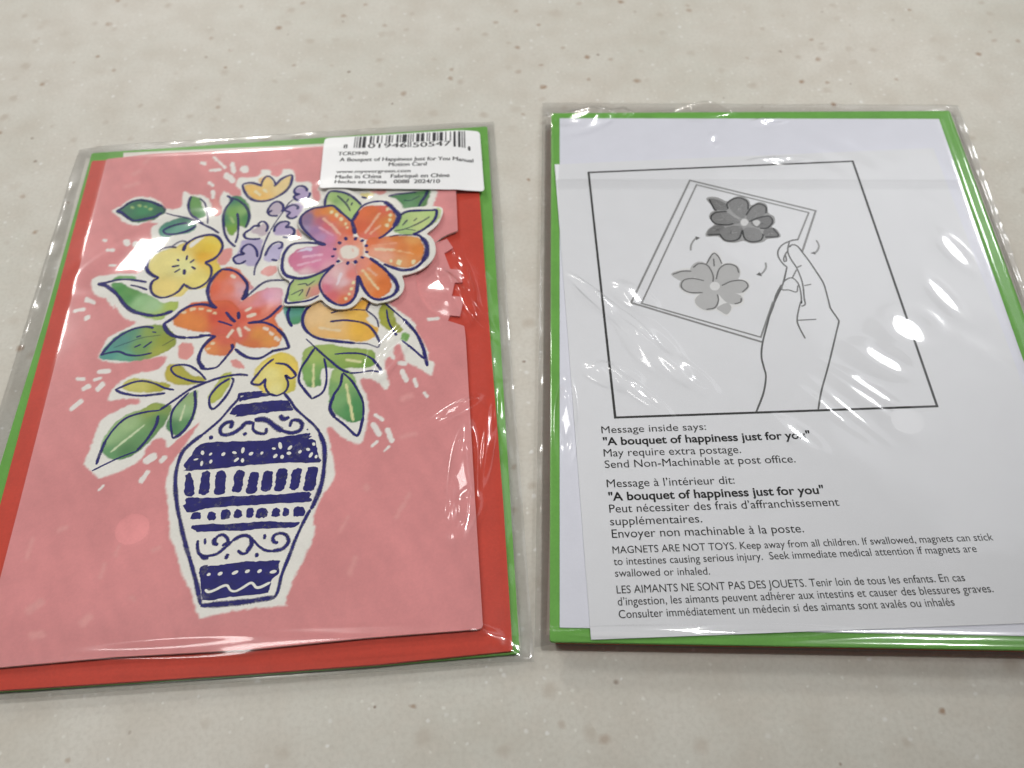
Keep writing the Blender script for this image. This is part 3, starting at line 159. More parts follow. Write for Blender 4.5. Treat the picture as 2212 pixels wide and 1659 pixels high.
PANEL_INK=[
([-5220,5911,-5079,6026,-4868,6263,-4595,6368,-4254,6286,-3975,6131,-3775,6011],1.12,0.75),
([-5220,5911,-5046,5844,-4827,5622,-4600,5451,-4368,5456,-4127,5510,-3921,5567,-3731,5726],1.22,0.95),
([-3775,6011,-3659,5847,-3690,5697],0.98,0.4),
([-3617,5691,-3347,5566,-3046,5463,-2742,5336,-2508,5190,-2312,5049],0.73,0.75),
([-2627,5275,-2312,5049,-2060,4878,-1802,4647],0.95,0.8),
([-2847,5195,-3161,5149,-3413,5048,-3569,4914,-3439,4755,-3189,4733,-2931,4784,-2716,4887,-2560,5046],1.08,0.9),
([-2904,6384,-2945,6090,-2892,5778,-2766,5514,-2583,5347,-2351,5077],1.1,0.9),
([-2615,6267,-2444,6071,-2334,5779,-2255,5443,-2210,5089],0.73,0.75),
([-1746,6319,-1624,6204,-1557,6094,-1702,5773,-1751,5423,-1704,5019,-1624,4644,-1504,4366,-1359,4161,-1221,4017],1.08,0.85),
([-1548,6171,-1374,6077,-1130,5824,-973,5530,-922,5198,-989,4808],1.09,0.75),
([-1328,5486,-1259,5178,-1218,4803,-1201,4484,-1238,4174],0.95,0.85),
([-2799,3971,-2804,4148,-2712,4328,-2480,4514,-2136,4604,-1847,4513,-1642,4180,-1651,3860,-1812,3583,-2084,3434],1.16,1.0),
([-2084,3434,-1887,3250,-1829,2936,-1925,2640,-2129,2456,-2352,2425,-2585,2595],1.0,0.85),
([-2592,2646,-2721,2357,-2959,2178,-3217,2141,-3467,2296,-3585,2555,-3568,2806,-3397,2929],0.99,0.9),
([-3397,2929,-3653,3094,-3828,3341,-3853,3682,-3731,3935,-3523,4104],1.37,1.0),
([-3731,3935,-3487,4127,-3261,4188,-3039,4142],0.93,0.8),
([-3186,4208,-3067,4332,-2900,4410,-2731,4330],0.82,0.6),
([-2796,4228,-2817,3988],1.51,1.0),
([-3078,3354,-2851,3386],1.11,1.0),
([-2965,3111,-2803,3242],0.73,1.0),
([-2680,3216,-2638,2996],1.28,1.0),
([-2474,3312,-2330,3185],0.83,1.0),
([-2541,3463,-2420,3599],0.84,1.0),
([-2667,3589,-2664,3789],0.75,1.0),
([-2956,3656,-2886,3572],0.84,1.0),
([-5219,2852,-4987,2877,-4663,2957,-4357,2958,-4056,2887,-3735,2792],1.01,1.0),
([-5219,2852,-4965,2762,-4704,2539,-4492,2300,-4245,1951,-3967,1690,-3664,1558,-3335,1466,-3075,1487,-2779,1601],1.42,1.0),
([-4214,2720,-3962,2632,-3667,2484],0.89,0.9),
([-4593,123,-4490,341,-4237,733,-3846,1003,-3490,1067,-3240,999],0.94,1.0),
([-4593,123,-4391,196,-4107,218,-3830,82,-3498,32,-3149,94],0.82,0.9),
([-3702,697,-3554,745],0.59,1.0),
([-3266,861,-3140,827],0.6,1.0),
([-3693,329,-3512,433],0.67,1.0),
([-3428,298,-3209,509],0.67,1.0),
([-4279,369,-3908,521,-3497,671,-2995,722],0.41,0.35),
([-2897,322,-2569,557],0.41,0.35),
([-1494,1588,-1671,1755,-1786,2004,-1856,2296,-1828,2605,-1696,2910,-1518,3134],1.31,1.0),
([-1551,3126,-1290,3080,-1053,2945,-840,2700,-695,2441,-684,2173,-731,1979,-782,1831],1.1,1.0),
([-710,2264,-704,2043,-784,1853],1.74,1.0),
([-782,1831,-574,2076,-424,2262,-271,2427,-94,2523,124,2538,414,2513],0.98,0.8),
([399,1546,228,1314,48,1117,-155,1008,-333,981,-535,956],1.05,1.0),
([-509,943,-314,958,-67,937,189,811,366,651],0.94,1.0),
([331,674,528,451,663,174,738,-75],1.23,1.0),
([736,-54,507,-86,270,-126,260,-143,-44,-342,-333,-318,-561,-188,-802,44],1.11,1.0),
([-912,226,-847,61],1.42,1.0),
([-860,85,-962,-132,-1111,-388,-1267,-574,-1620,-589,-1730,-426],0.9,1.0),
([-1586,-579,-1781,-288,-1747,113,-1569,418,-1405,557],1.32,1.0),
([-1888,629,-1404,552],0.93,1.0),
([-1514,1602,-1889,1770,-2260,1753,-2535,1582,-2721,1334,-2984,1119],1.17,1.0),
([-2980,1142,-2832,848,-2582,641,-2242,557],1.46,1.0),
([-2242,557,-1878,559,-1559,625],1.03,1.0),
([-1218,1426,-1043,1188,-893,1017],1.27,1.0),
([-853,1406,-803,1125],1.27,1.0),
([-1410,1103,-1169,998,-960,887],0.84,1.0),
([1268,1472,1115,1292,1051,1021,1087,725,1234,464,1439,282,1721,157,2128,62,2614,-39],1.13,1.0),
([2614,-39,2936,-86,3131,-183,3260,-234,3305,-97],0.6,0.6),
([3305,-97,3220,154,3085,412,2917,613,2652,739,2257,825,1849,807],0.92,0.85),
([2985,1434,2931,1288,2886,1142],0.95,0.85),
([2886,1142,3071,957,3207,756,3262,480],0.62,0.7),
([2407,1172,2571,1194,2886,1142],0.53,0.6),
([1858,1123,2044,1181,2207,1221],0.74,0.8),
([648,1471,603,1186,666,906,770,710],1.05,1.0),
([3426,1367,3728,1005,3988,698],0.63,0.9),
([3951,748,4318,204,4514,-315,4583,-679,4643,-1015],1.2,1.0),
([4607,-704,4511,-696,4244,-383,3919,-39],0.79,1.0),
([3736,229,3548,641,3475,1122],0.72,1.0),
([3725,248,3774,142],1.1,1.0),
([-646,6652,-919,6810,-1143,6838,-1281,6750,-1195,6452,-1039,6177,-822,6002,-545,5946,-243,6027,65,6259,245,6531,304,6844,287,7074,132,7048,-61,6905,-247,6602],1.13,0.9),
([-685,6669,-651,6905,-557,7084,-426,7072,-279,6871,-205,6652],0.88,0.85),
([601,6158,451,6224,421,6384,538,6531,705,6516,824,6373,812,6269],1.06,1.0),
([618,6183,442,6094,470,5962,623,5846,802,5881,918,6051,934,6219],1.05,1.0),
([-217,5513,-353,5424,-335,5625,-210,5844,-50,5880,88,5740,132,5532,79,5410],1.03,1.0),
([-362,5424,-269,5290,-123,5252,-15,5242],1.02,1.0),
([577,5467,586,5593,453,5694,278,5621,181,5477,352,5360,273,5217,353,5109,497,5097,588,5188],1.02,1.0),
([-330,4578,-294,4771,-384,4976,-514,5037,-610,4922,-567,4844,-728,4858,-838,4721,-983,4587,-995,4442,-887,4336,-672,4293,-480,4300],1.0,1.0),
([-80,4543,-62,4750,64,4936,257,4969,370,4884,276,4720,437,4706,554,4548,516,4357,364,4274,203,4312],1.0,1.0),
([-493,3520,-555,3805,-679,4006,-827,4090,-973,3984,-1023,3799,-926,3696,-1095,3664,-1222,3558,-1202,3442,-1111,3318,-972,3306,-829,3421],0.97,1.0),
([-271,3545,-207,3798,-88,4025,80,4106,207,4047,211,3880,103,3818],0.98,1.0),
([417,5941,268,5749,133,5405,-34,5044,-208,4591],0.6,0.75),
([-208,4591,-312,4189,-380,3790,-406,3512,-500,3218,-531,3014,-526,2786],0.8,0.9),
([-69,3390,126,3326],1.02,1.0),
([340,-396,111,-621,-75,-912,-207,-1182,28,-1257,178,-1054],0.88,1.0),
([168,-1062,174,-1320,301,-1564,518,-1666,751,-1537,809,-1286,709,-998,859,-1119,1022,-1037],0.77,1.0),
([1022,-1037,872,-815,680,-624,389,-556],0.89,1.0),
([1193,234,1348,61,1505,-133],0.51,0.8),
([1466,-85,1811,-473,2223,-904,2477,-1056],0.89,1.0),
([1467,-108,1276,-496,1121,-836,1095,-1224,1274,-1537,1503,-1859],0.88,1.0),
([1503,-1851,1769,-1662,1856,-1329,1833,-894,1747,-490],0.77,1.0),
([2038,-380,2414,-375,2847,-447,3175,-696],0.69,1.0),
([3102,-624,3322,-972,3360,-1106],0.98,1.0),
([3360,-1106,3076,-1040,2724,-1076,2477,-1069],0.68,1.0),
([2283,-1062,2247,-1446,2055,-1811],0.86,1.0),
([2088,-1772,1997,-2181,2158,-2521],1.22,1.0),
([2140,-2500,2441,-2786,2724,-3107,2822,-3016,2909,-2541],0.91,1.0),
([2909,-2541,2897,-2130,2782,-1786,2558,-1343,2299,-1041],0.76,1.0),
([-326,-913,-631,-867,-1048,-920,-1454,-1059,-1850,-1241,-2224,-1550,-2622,-1893],0.97,1.0),
([-2321,-1246,-2597,-1159,-2905,-984,-3240,-871,-3550,-910,-3969,-1112],0.78,1.0),
([-3951,-1114,-3737,-1237,-3298,-1358,-2948,-1365,-2552,-1333],0.97,1.0),
([-1483,-971,-1713,-691,-2030,-445,-2358,-396,-2521,-493,-2381,-724,-2073,-901,-1776,-1012,-1454,-1059],0.79,1.0),
([-830,-981,-1088,-1175,-1293,-1499,-1291,-1792,-1183,-1967,-1012,-1815,-811,-1453,-721,-1076,-779,-963],0.87,1.0),
([-1903,-1365,-2136,-1683,-2267,-1962,-2253,-2331,-2132,-2822],0.76,1.0),
([-2131,-2830,-1924,-2679,-1735,-2332,-1664,-1845,-1753,-1313],1.03,1.0),
([-2622,-1893,-3030,-1922,-3484,-2070,-3763,-2413,-3927,-2798],0.75,1.0),
([-3908,-2721,-3987,-3185,-4014,-3471],1.0,1.0),
([-2630,-2057,-2647,-2381,-2815,-2807,-3027,-3144],1.02,1.0),
([-3027,-3144,-3371,-3272,-3706,-3438,-4093,-3655],0.54,1.0),
([3457,5815,3710,5875,4074,5902,4365,5927],0.98,0.7),
([4730,5986,4655,5733,4526,5487,4425,5254],1.21,0.75),
([3948,5591,4165,5558,4491,5747],0.61,0.4),
([2603,5854,2777,5779],0.98,0.9),
([-512,-1521,-517,-1689,-695,-1952,-908,-2291,-1127,-2543,-1347,-2766],0.94,1.0),
([-1328,-2741,-1587,-2984,-1787,-3229,-1866,-3532,-1884,-3935,-1843,-4286,-1774,-4609,-1678,-4977,-1565,-5316,-1489,-5554,-1318,-6024,-1130,-6485,-938,-7001,-768,-7522],1.27,0.93),
([-776,-7543,-506,-7542,-7,-7536,491,-7510,968,-7461],1.61,0.95),
([713,-1592,907,-1859,1064,-2121,1360,-2445,1604,-2707,1777,-2961],0.93,1.0),
([1753,-2932,1897,-3312,1939,-3677,1939,-4082,1906,-4478,1800,-4884,1681,-5210],1.39,1.0),
([1660,-5208,1539,-5481,1362,-5954,1230,-6418,1084,-6913,1033,-7275,969,-7472],1.04,1.0),
([-503,-1493,-191,-1476,123,-1488,117,-1544,470,-1600,475,-1657,152,-1673,-416,-1767,-470,-1692,-386,-1615,-506,-1578],0.0,1.0),
([-541,-1895,-153,-1857,351,-1828,801,-1837,861,-1870,968,-2058,977,-2183,543,-2189,-70,-2235,-544,-2279,-483,-2216,-679,-2200,-660,-2065],0.0,1.0),
([-1436,-3114,-1178,-3030,-618,-3035,192,-3072,724,-3009,1461,-2941,1488,-3017,1558,-3062,1494,-3110,1681,-3243,1772,-3664,1806,-3857,1010,-3808,129,-3802,-528,-3827,-1184,-3852,-1699,-3849,-1640,-3803,-1714,-3671,-1593,-3425],0.0,1.0),
([-1624,-3993,-1570,-3909,-1528,-3900,-1462,-3981,-1415,-4138,-1359,-4369,-1323,-4522,-1390,-4590,-1509,-4581,-1583,-4514,-1596,-4350,-1617,-4122],0.0,1.0),
([-1221,-3987,-1166,-3903,-1057,-3899,-992,-3980,-980,-4134,-959,-4363,-958,-4514,-1024,-4582,-1133,-4573,-1207,-4507,-1210,-4343,-1222,-4116],0.0,1.0),
([-836,-4004,-780,-3921,-649,-3918,-585,-3999,-570,-4158,-547,-4390,-544,-4546,-611,-4614,-753,-4603,-825,-4536,-828,-4369,-838,-4137],0.0,1.0),
([-342,-4018,-286,-3934,-166,-3931,-103,-4011,-113,-4156,-115,-4375,-137,-4516,-205,-4584,-292,-4577,-364,-4511,-356,-4356,-355,-4137],0.0,1.0),
([14,-4083,71,-4000,203,-3997,265,-4077,265,-4227,271,-4450,260,-4596,191,-4663,61,-4653,-10,-4587,-1,-4429,1,-4206],0.0,1.0),
([376,-4099,434,-4015,576,-4014,638,-4094,634,-4218,637,-4416,622,-4538,553,-4606,433,-4597,362,-4530,367,-4396,367,-4198],0.0,1.0),
([734,-4064,793,-3980,946,-3980,1007,-4060,992,-4200,984,-4415,958,-4552,888,-4620,769,-4610,698,-4544,711,-4393,718,-4179],0.0,1.0),
([1139,-4070,1199,-3987,1308,-3983,1369,-4063,1353,-4204,1342,-4418,1316,-4555,1245,-4623,1158,-4616,1088,-4550,1106,-4399,1119,-4185],0.0,1.0),
([1511,-4062,1571,-3978,1736,-3979,1795,-4059,1776,-4224,1761,-4462,1731,-4624,1659,-4691,1519,-4681,1449,-4614,1470,-4440,1487,-4202],0.0,1.0),
([-1532,-4652,-1428,-4623,-1034,-4678,-430,-4688,217,-4702,864,-4715,1423,-4697,1663,-4752,1628,-4871,1673,-4910,1603,-4989,885,-4970,244,-4981,-399,-4967,-993,-4993,-1388,-5070,-1496,-4979,-1580,-4841,-1511,-4798],0.0,1.0),
([-1323,-5232,-1316,-5095,-1245,-5057,-1126,-5082,-1079,-5155,-1090,-5261,-1190,-5274,-1293,-5266],0.0,1.0),
([-904,-5276,-903,-5116,-845,-5071,-746,-5097,-704,-5181,-710,-5303,-792,-5321,-878,-5314],0.0,1.0),
([-578,-5258,-572,-5090,-501,-5043,-382,-5072,-334,-5160,-345,-5289,-445,-5307,-547,-5300],0.0,1.0),
([-249,-5260,-244,-5113,-184,-5072,-86,-5097,-46,-5174,-55,-5286,-138,-5303,-223,-5296],0.0,1.0),
([54,-5276,56,-5098,113,-5047,208,-5075,247,-5168,240,-5304,161,-5325,79,-5319],0.0,1.0),
([321,-5297,333,-5119,416,-5070,549,-5101,601,-5195,584,-5330,471,-5349,354,-5340],0.0,1.0),
([699,-5301,707,-5147,768,-5104,866,-5130,904,-5210,893,-5327,809,-5344,724,-5338],0.0,1.0),
([988,-5299,991,-5158,1031,-5117,1098,-5139,1126,-5212,1119,-5320,1063,-5338,1005,-5333],0.0,1.0),
([1247,-5323,1262,-5140,1345,-5089,1478,-5121,1528,-5217,1509,-5358,1395,-5377,1279,-5368],0.0,1.0),
([-1293,-5453,-1107,-5420,-343,-5455,290,-5456,714,-5465,1035,-5513,1385,-5540,1361,-5643,1152,-5673,310,-5656,-322,-5642,-1081,-5619,-1172,-5566],0.0,1.0),
([-618,-2637,-607,-2437,-775,-2450,-892,-2616,-824,-2807,-577,-2800,-367,-2657,-226,-2494,-33,-2496],1.38,1.0),
([336,-2687,328,-2846,148,-2845,-12,-2712,-24,-2470],1.1,1.0),
([-7,-2417,174,-2405,362,-2474,584,-2680,777,-2828],2.03,1.0),
([729,-2798,1008,-2900,1229,-2838,1284,-2655,1160,-2510,1002,-2525,960,-2709],1.29,1.0),
([667,-2308,770,-2452,923,-2383],1.86,1.0),
([-1163,-2886,-1053,-2869],1.83,1.0),
([-267,-2865,-171,-2806],1.56,1.0),
([1419,-2813,1454,-2842],0.55,1.0),
([-1062,-5839,-1045,-6045,-958,-6231,-766,-6279,-544,-6240,-374,-6095,-206,-5926],0.97,1.0),
([-961,-6208,-863,-6328,-738,-6337],1.29,1.0),
([-206,-5926,-50,-5824,115,-5802,271,-5894],1.06,1.0),
([-442,-6045,-311,-5918,-435,-5749,-579,-5772,-645,-5916,-550,-6014],0.98,1.0),
([-638,-5802,-653,-5938,-551,-6003],1.31,1.0),
([247,-5869,276,-6054,182,-6249],1.62,1.0),
([223,-6253,82,-6287,-53,-6187],1.05,1.0),
([294,-5919,458,-6113,636,-6239,826,-6275],0.81,1.0),
([805,-6274,1049,-6225,1181,-6054,1104,-5865,932,-5806,792,-5888,825,-6027,932,-6058],1.13,1.0),
([576,-5802,584,-5940],1.22,1.0),
([-893,-5806,-868,-5967],0.82,1.0),
([-272,-6260,-318,-6402],1.52,1.0),
([424,-6290,445,-6403],1.12,1.0),
([-895,-6558,-838,-6518,-736,-6514,-668,-6564,-221,-6531,185,-6484,703,-6523,1011,-6512,1001,-6644,999,-6863,850,-7025,811,-7280,677,-7355,-124,-7380,-723,-7410,-812,-7031,-917,-6699],0.0,1.0)]
PANEL_WHITE=[
([-1293,-3268,-1253,-3400],0.93),
([-1026,-3354,-1084,-3427],0.83),
([-1012,-3560,-1030,-3674],1.01),
([-1252,-3580,-1254,-3732],0.87),
([-1361,-3508,-1479,-3537],0.63),
([-691,-3367,-746,-3466],1.07),
([-215,-3249,-223,-3430],0.97),
([-491,-3370,-375,-3418],0.97),
([-304,-3565,-414,-3671],0.96),
([-202,-3586,-188,-3714],0.92),
([59,-3426,-45,-3495],0.97),
([302,-3420,277,-3508],0.78),
([726,-3167,777,-3379],0.93),
([1060,-3298,969,-3420],0.92),
([539,-3335,642,-3369],0.88),
([689,-3527,610,-3636],1.01),
([825,-3564,834,-3680],0.96),
([942,-3509,1056,-3543],1.01),
([1316,-3461,1256,-3546],0.82),
([1615,-3250,1654,-3345],0.97),
([1447,-3419,1540,-3478],0.82),
([1611,-3548,1542,-3697],0.87),
([1727,-3634,1710,-3735],0.72),
([-722,-6790,-635,-6752],0.86),
([-456,-6798,-350,-6741],0.86),
([-119,-6802,27,-6736],0.86),
([195,-6781,303,-6735],0.86),
([494,-6804,590,-6745],0.85),
([791,-6826,953,-6805],0.85),
([-717,-7146,-627,-7216,-471,-7174,-318,-7100,-198,-7088,-103,-7212,21,-7243,175,-7169,327,-7073,408,-7079,499,-7182,621,-7180,834,-7078],0.63)]
FLOWER_FILLS=[
([1474,5446,1489,5828,1622,6061,2061,5982,2434,5665,2643,5315,2493,5002,2342,4767,2066,5016,1800,5366],(158,186,115),[([1711,5730],(150,182,105)),([1805,5645],(120,155,90)),([1576,5538],(190,200,150)),([2363,5164],(160,186,115))],0.6,1),
([3876,4827,4089,4958,4445,4976,4801,4944,5070,5020,5155,4837,5043,4500,4864,4320,4651,4144,4440,4042,4266,3949,4004,3960,3706,4083,3653,4184,3825,4510],(158,186,115),[([4530,4301],(178,192,125)),([5065,4770],(185,200,145)),([3916,4137],(160,190,120)),([4888,4786],(168,192,120))],0.58,1),
([712,2390,1194,2483,1576,2608,1497,2211,1517,1857,1408,1736,1084,1611,622,1586,619,2066],(158,186,115),[([1196,2460],(155,185,112)),([744,1727],(160,186,112)),([1467,1861],(200,130,120))],0.54,1),
([1582,3746,1423,3807,1277,3939,1088,4171,877,4456,752,4736,751,5009,897,5220,1121,5351,1404,5401,1654,5430,1801,5340,2009,5096,2214,4853,2347,4619,2434,4173,2329,3704,1819,3513],(190,105,110),[([943,4793],(128,104,140)),([1034,5033],(125,102,138)),([893,4479],(150,135,170)),([1242,5114],(205,115,55)),([1469,5194],(212,122,48)),([1752,5244],(205,150,55)),([1753,4869],(210,108,60)),([2118,4615],(208,125,75)),([1367,4805],(170,88,110)),([1593,4539],(192,88,100)),([2042,4329],(205,100,70)),([1249,4399],(150,110,155)),([1443,4068],(170,130,170)),([1708,3997],(190,115,150)),([2145,3958],(208,115,95)),([2326,4255],(206,95,58))],0.59,1),
([2375,4664,2486,5026,2658,5237,2870,5319,3121,5321,3408,5270,3554,5081,3698,4918,3736,4666,3668,4426,3530,4171,3359,3969,3221,3886,2875,3821,2590,4013,2516,4140,2438,4389],(202,92,48),[([3019,5079],(206,100,48)),([3373,5223],(208,95,75)),([3649,4526],(205,130,60)),([3564,4241],(205,115,52)),([2684,4367],(200,88,48)),([2835,3992],(206,105,85))],0.59,1),
([2872,3916,3220,3910,3568,3951,4004,3912,4265,3865,4439,3778,4559,3577,4609,3337,4572,3038,4434,2774,4179,2613,3924,2613,3635,2706,3377,2865,3170,3021,2961,3155,2800,3402],(208,135,75),[([4265,3746],(215,150,80)),([3744,3792],(205,118,50)),([4351,3313],(208,122,42)),([3920,3421],(206,118,55)),([3231,3365],(214,150,125)),([3407,3116],(215,155,130)),([3923,2772],(208,145,92)),([4349,2827],(206,130,70)),([3049,3782],(206,105,60)),([3573,3570],(210,130,95))],0.56,1),
([2614,2428,2500,2800,2693,3151,2952,3082,3213,2829,3387,2609,3544,2303,3633,1962,3585,1724,3438,1562,3241,1471,3057,1551,2904,1717,2781,1924,2689,2198],(212,115,60),[([2619,2790],(210,128,115)),([2887,2315],(212,140,85)),([3131,2700],(208,118,60)),([3397,2048],(208,108,42)),([3237,1666],(212,112,45)),([2786,2890],(212,130,108)),([2967,1821],(210,128,72))],0.54,1),
([2614,2428,2608,2116,2602,1786,2529,1510,2401,1392,2222,1321,2006,1382,1782,1552,1639,1759,1560,1985,1530,2209,1584,2449,1725,2663,1884,2876,2185,3011,2496,2892],(205,125,130),[([2037,2500],(218,180,180)),([2187,2152],(216,178,180)),([1794,2297],(212,160,170)),([1691,2018],(198,105,125)),([1908,1693],(200,95,100)),([2247,1534],(205,105,62)),([2481,1906],(208,130,105)),([2427,2467],(208,118,110)),([2314,1920],(206,125,115))],0.54,1),
([484,3280,643,3569,911,3687,1289,3724,1584,3722,1990,3545,1979,3034,1885,2859,1522,2663,1120,2585,847,2631,663,2828,545,3044],(198,122,155),[([627,3314],(198,108,140)),([1130,3503],(190,122,160)),([1652,3411],(200,122,150)),([1334,2976],(200,118,150)),([1012,2685],(216,180,185)),([1682,2831],(212,150,165)),([859,2948],(198,108,140))],0.56,1),
([914,3639,1118,3692,1192,3615,1129,3527,1022,3583,836,3529,749,3536],(205,195,215),[],0.57,1),
([2110,3961,2316,4039,2580,3968,2745,3715,2789,3381,2694,3110,2495,2944,2272,2963,2043,3121,1927,3410,1964,3736],(216,140,110),[([2337,3941],(212,125,100)),([2718,3434],(216,150,120)),([2089,3256],(215,155,150)),([2356,3002],(216,150,140)),([2016,3731],(212,135,130))],1.58,1),
([2061,3492,2158,3648,2330,3680,2541,3591,2616,3420,2571,3214,2403,3113,2197,3131,2088,3279],(232,208,196),[],0.79,1),
([2391,3484,2389,3494,2389,3504,2391,3514,2395,3522,2400,3527,2407,3531,2414,3531,2421,3529,2428,3524,2434,3517,2438,3508,2467,3423,2469,3413,2469,3403,2467,3394,2464,3386,2458,3380,2452,3377,2444,3376,2437,3379,2430,3384,2424,3391,2420,3400],(215,180,165),[],0.45,0),
([1447,4828,1438,4840,1432,4855,1429,4871,1430,4887,1433,4901,1439,4913,1448,4921,1459,4926,1470,4925,1481,4921,1492,4912,1754,4617,1763,4605,1769,4590,1772,4575,1771,4559,1768,4545,1761,4533,1753,4525,1742,4521,1731,4521,1720,4526,1709,4534],(226,165,140),[],0.71,0),
([1669,4567,1662,4580,1657,4595,1655,4611,1657,4626,1662,4639,1669,4650,1679,4657,1690,4659,1701,4657,1712,4650,1721,4640,2041,4198,2048,4185,2053,4170,2054,4154,2052,4139,2048,4126,2040,4116,2031,4110,2020,4107,2008,4109,1998,4116,1988,4126],(228,170,150),[],0.7,0),
([1355,4484,1350,4490,1346,4498,1343,4507,1343,4516,1344,4525,1347,4532,1351,4538,1357,4541,1363,4542,1370,4541,1376,4536,1799,4159,1805,4153,1809,4145,1811,4137,1812,4128,1810,4119,1807,4112,1803,4106,1797,4103,1791,4102,1784,4104,1778,4108],(205,150,170),[],0.7,0),
([3181,4965,3187,4973,3194,4979,3202,4981,3211,4980,3219,4975,3226,4967,3232,4957,3235,4946,3236,4934,3235,4922,3231,4911,3061,4580,3055,4572,3048,4567,3040,4565,3031,4566,3023,4571,3016,4578,3010,4588,3007,4600,3006,4611,3007,4623,3011,4633],(230,165,130),[],0.71,0),
([3007,4639,3014,4648,3022,4654,3032,4656,3042,4654,3052,4649,3060,4640,3066,4628,3070,4615,3071,4600,3069,4587,3065,4575,2830,4133,2824,4124,2815,4118,2805,4116,2795,4118,2786,4123,2778,4132,2771,4144,2767,4157,2766,4171,2768,4184,2772,4196],(228,165,140),[],0.7,0),
([3215,4428,3223,4433,3231,4435,3240,4433,3248,4429,3255,4421,3260,4411,3263,4400,3264,4388,3263,4376,3259,4366,3253,4359,2962,4070,2954,4064,2946,4063,2938,4064,2930,4069,2923,4076,2917,4086,2914,4097,2913,4109,2914,4120,2918,4130,2924,4138],(226,160,130),[],0.7,0),
([3109,3385,3099,3388,3089,3395,3082,3405,3076,3418,3073,3431,3073,3445,3076,3459,3082,3470,3089,3478,3099,3482,3109,3483,3662,3411,3672,3408,3682,3401,3689,3391,3695,3378,3698,3364,3697,3350,3694,3337,3689,3326,3681,3318,3671,3314,3661,3313],(232,188,155),[],0.68,0),
([3657,3332,3651,3336,3646,3342,3642,3349,3640,3357,3639,3366,3640,3374,3643,3382,3648,3387,3653,3391,3659,3392,3666,3391,4252,3177,4258,3173,4263,3168,4267,3160,4269,3152,4269,3144,4268,3135,4265,3128,4261,3122,4255,3118,4249,3117,4243,3118],(228,170,120),[],0.67,0),
([3022,3569,3016,3569,3011,3572,3007,3577,3003,3583,3001,3590,3000,3597,3001,3604,3003,3611,3006,3616,3011,3619,3016,3621,3743,3675,3748,3675,3753,3672,3758,3667,3761,3661,3763,3654,3764,3647,3763,3640,3761,3633,3757,3628,3753,3624,3748,3623],(222,150,115),[],0.68,0),
([2734,2568,2729,2580,2726,2593,2726,2607,2728,2620,2734,2630,2741,2638,2751,2643,2761,2643,2771,2640,2780,2633,2788,2623,3244,1870,3249,1858,3252,1845,3252,1832,3249,1820,3243,1810,3236,1802,3227,1798,3217,1797,3207,1800,3198,1807,3190,1816],(232,190,145),[],0.65,0),
([2891,2639,2884,2649,2880,2661,2877,2674,2878,2687,2881,2699,2887,2708,2895,2715,2904,2719,2913,2718,2923,2715,2931,2707,3175,2437,3182,2428,3186,2416,3188,2403,3188,2390,3184,2379,3179,2369,3171,2362,3162,2359,3152,2359,3143,2363,3135,2370],(224,165,135),[],0.66,0),
([943,3268,934,3269,926,3273,918,3281,912,3290,907,3302,905,3314,906,3325,909,3336,914,3344,921,3350,930,3352,1477,3398,1486,3397,1494,3392,1502,3385,1508,3375,1512,3364,1514,3352,1513,3340,1510,3330,1505,3321,1498,3316,1489,3313],(222,170,190),[],0.68,0),
([797,2943,790,2943,783,2945,776,2950,770,2957,766,2966,763,2976,763,2986,764,2995,768,3002,773,3008,780,3011,1452,3183,1459,3183,1467,3181,1474,3176,1479,3169,1483,3160,1486,3150,1486,3140,1484,3131,1480,3123,1475,3118,1469,3114],(216,165,185),[],0.67,0),
([2054,2106,2050,2095,2044,2086,2036,2080,2027,2078,2018,2079,2008,2083,2000,2091,1993,2101,1989,2113,1987,2126,1988,2138,2070,2556,2074,2567,2080,2576,2088,2582,2097,2585,2107,2584,2116,2579,2124,2571,2131,2561,2135,2549,2137,2536,2136,2523],(226,200,205),[],0.65,0),
([1761,5143,1758,5112,1747,5087,1729,5072,1707,5068,1685,5076,1666,5095,1652,5122,1646,5153,1649,5184,1660,5209,1678,5224,1700,5229,1722,5221,1741,5201,1755,5174],(234,205,160),[],0.6,0),
([1939,4989,1936,4953,1923,4923,1901,4905,1875,4900,1849,4909,1826,4932,1809,4964,1802,5002,1806,5038,1819,5068,1841,5087,1867,5092,1893,5082,1916,5059,1933,5027],(234,205,160),[],0.59,0),
([2093,4802,2089,4769,2077,4742,2058,4725,2034,4720,2010,4729,1989,4750,1974,4779,1968,4813,1971,4846,1983,4873,2003,4891,2026,4895,2051,4886,2072,4865,2087,4836],(234,205,160),[],0.59,0),
([2216,4594,2214,4565,2203,4542,2186,4528,2166,4524,2145,4531,2127,4549,2114,4574,2109,4603,2112,4632,2122,4655,2139,4670,2160,4674,2180,4666,2199,4648,2211,4623],(234,205,160),[],0.59,0),
([2274,4417,2271,4395,2263,4377,2250,4366,2234,4363,2217,4368,2203,4382,2193,4402,2189,4425,2191,4447,2200,4465,2213,4477,2229,4480,2246,4474,2260,4460,2270,4440],(234,205,160),[],0.58,0),
([3513,5110,3509,5084,3499,5063,3483,5049,3465,5046,3446,5053,3430,5069,3419,5092,3415,5118,3419,5144,3429,5166,3444,5179,3463,5183,3482,5176,3498,5159,3509,5136],(234,205,160),[],0.6,0),
([3599,4839,3595,4812,3585,4790,3568,4776,3549,4772,3529,4780,3512,4797,3501,4821,3497,4849,3500,4876,3511,4898,3527,4912,3547,4916,3567,4909,3583,4892,3595,4867],(234,205,160),[],0.59,0),
([3599,4629,3595,4604,3585,4583,3570,4570,3551,4566,3533,4573,3517,4589,3506,4612,3502,4638,3506,4663,3516,4684,3531,4697,3550,4701,3568,4694,3584,4678,3595,4655],(234,205,160),[],0.59,0),
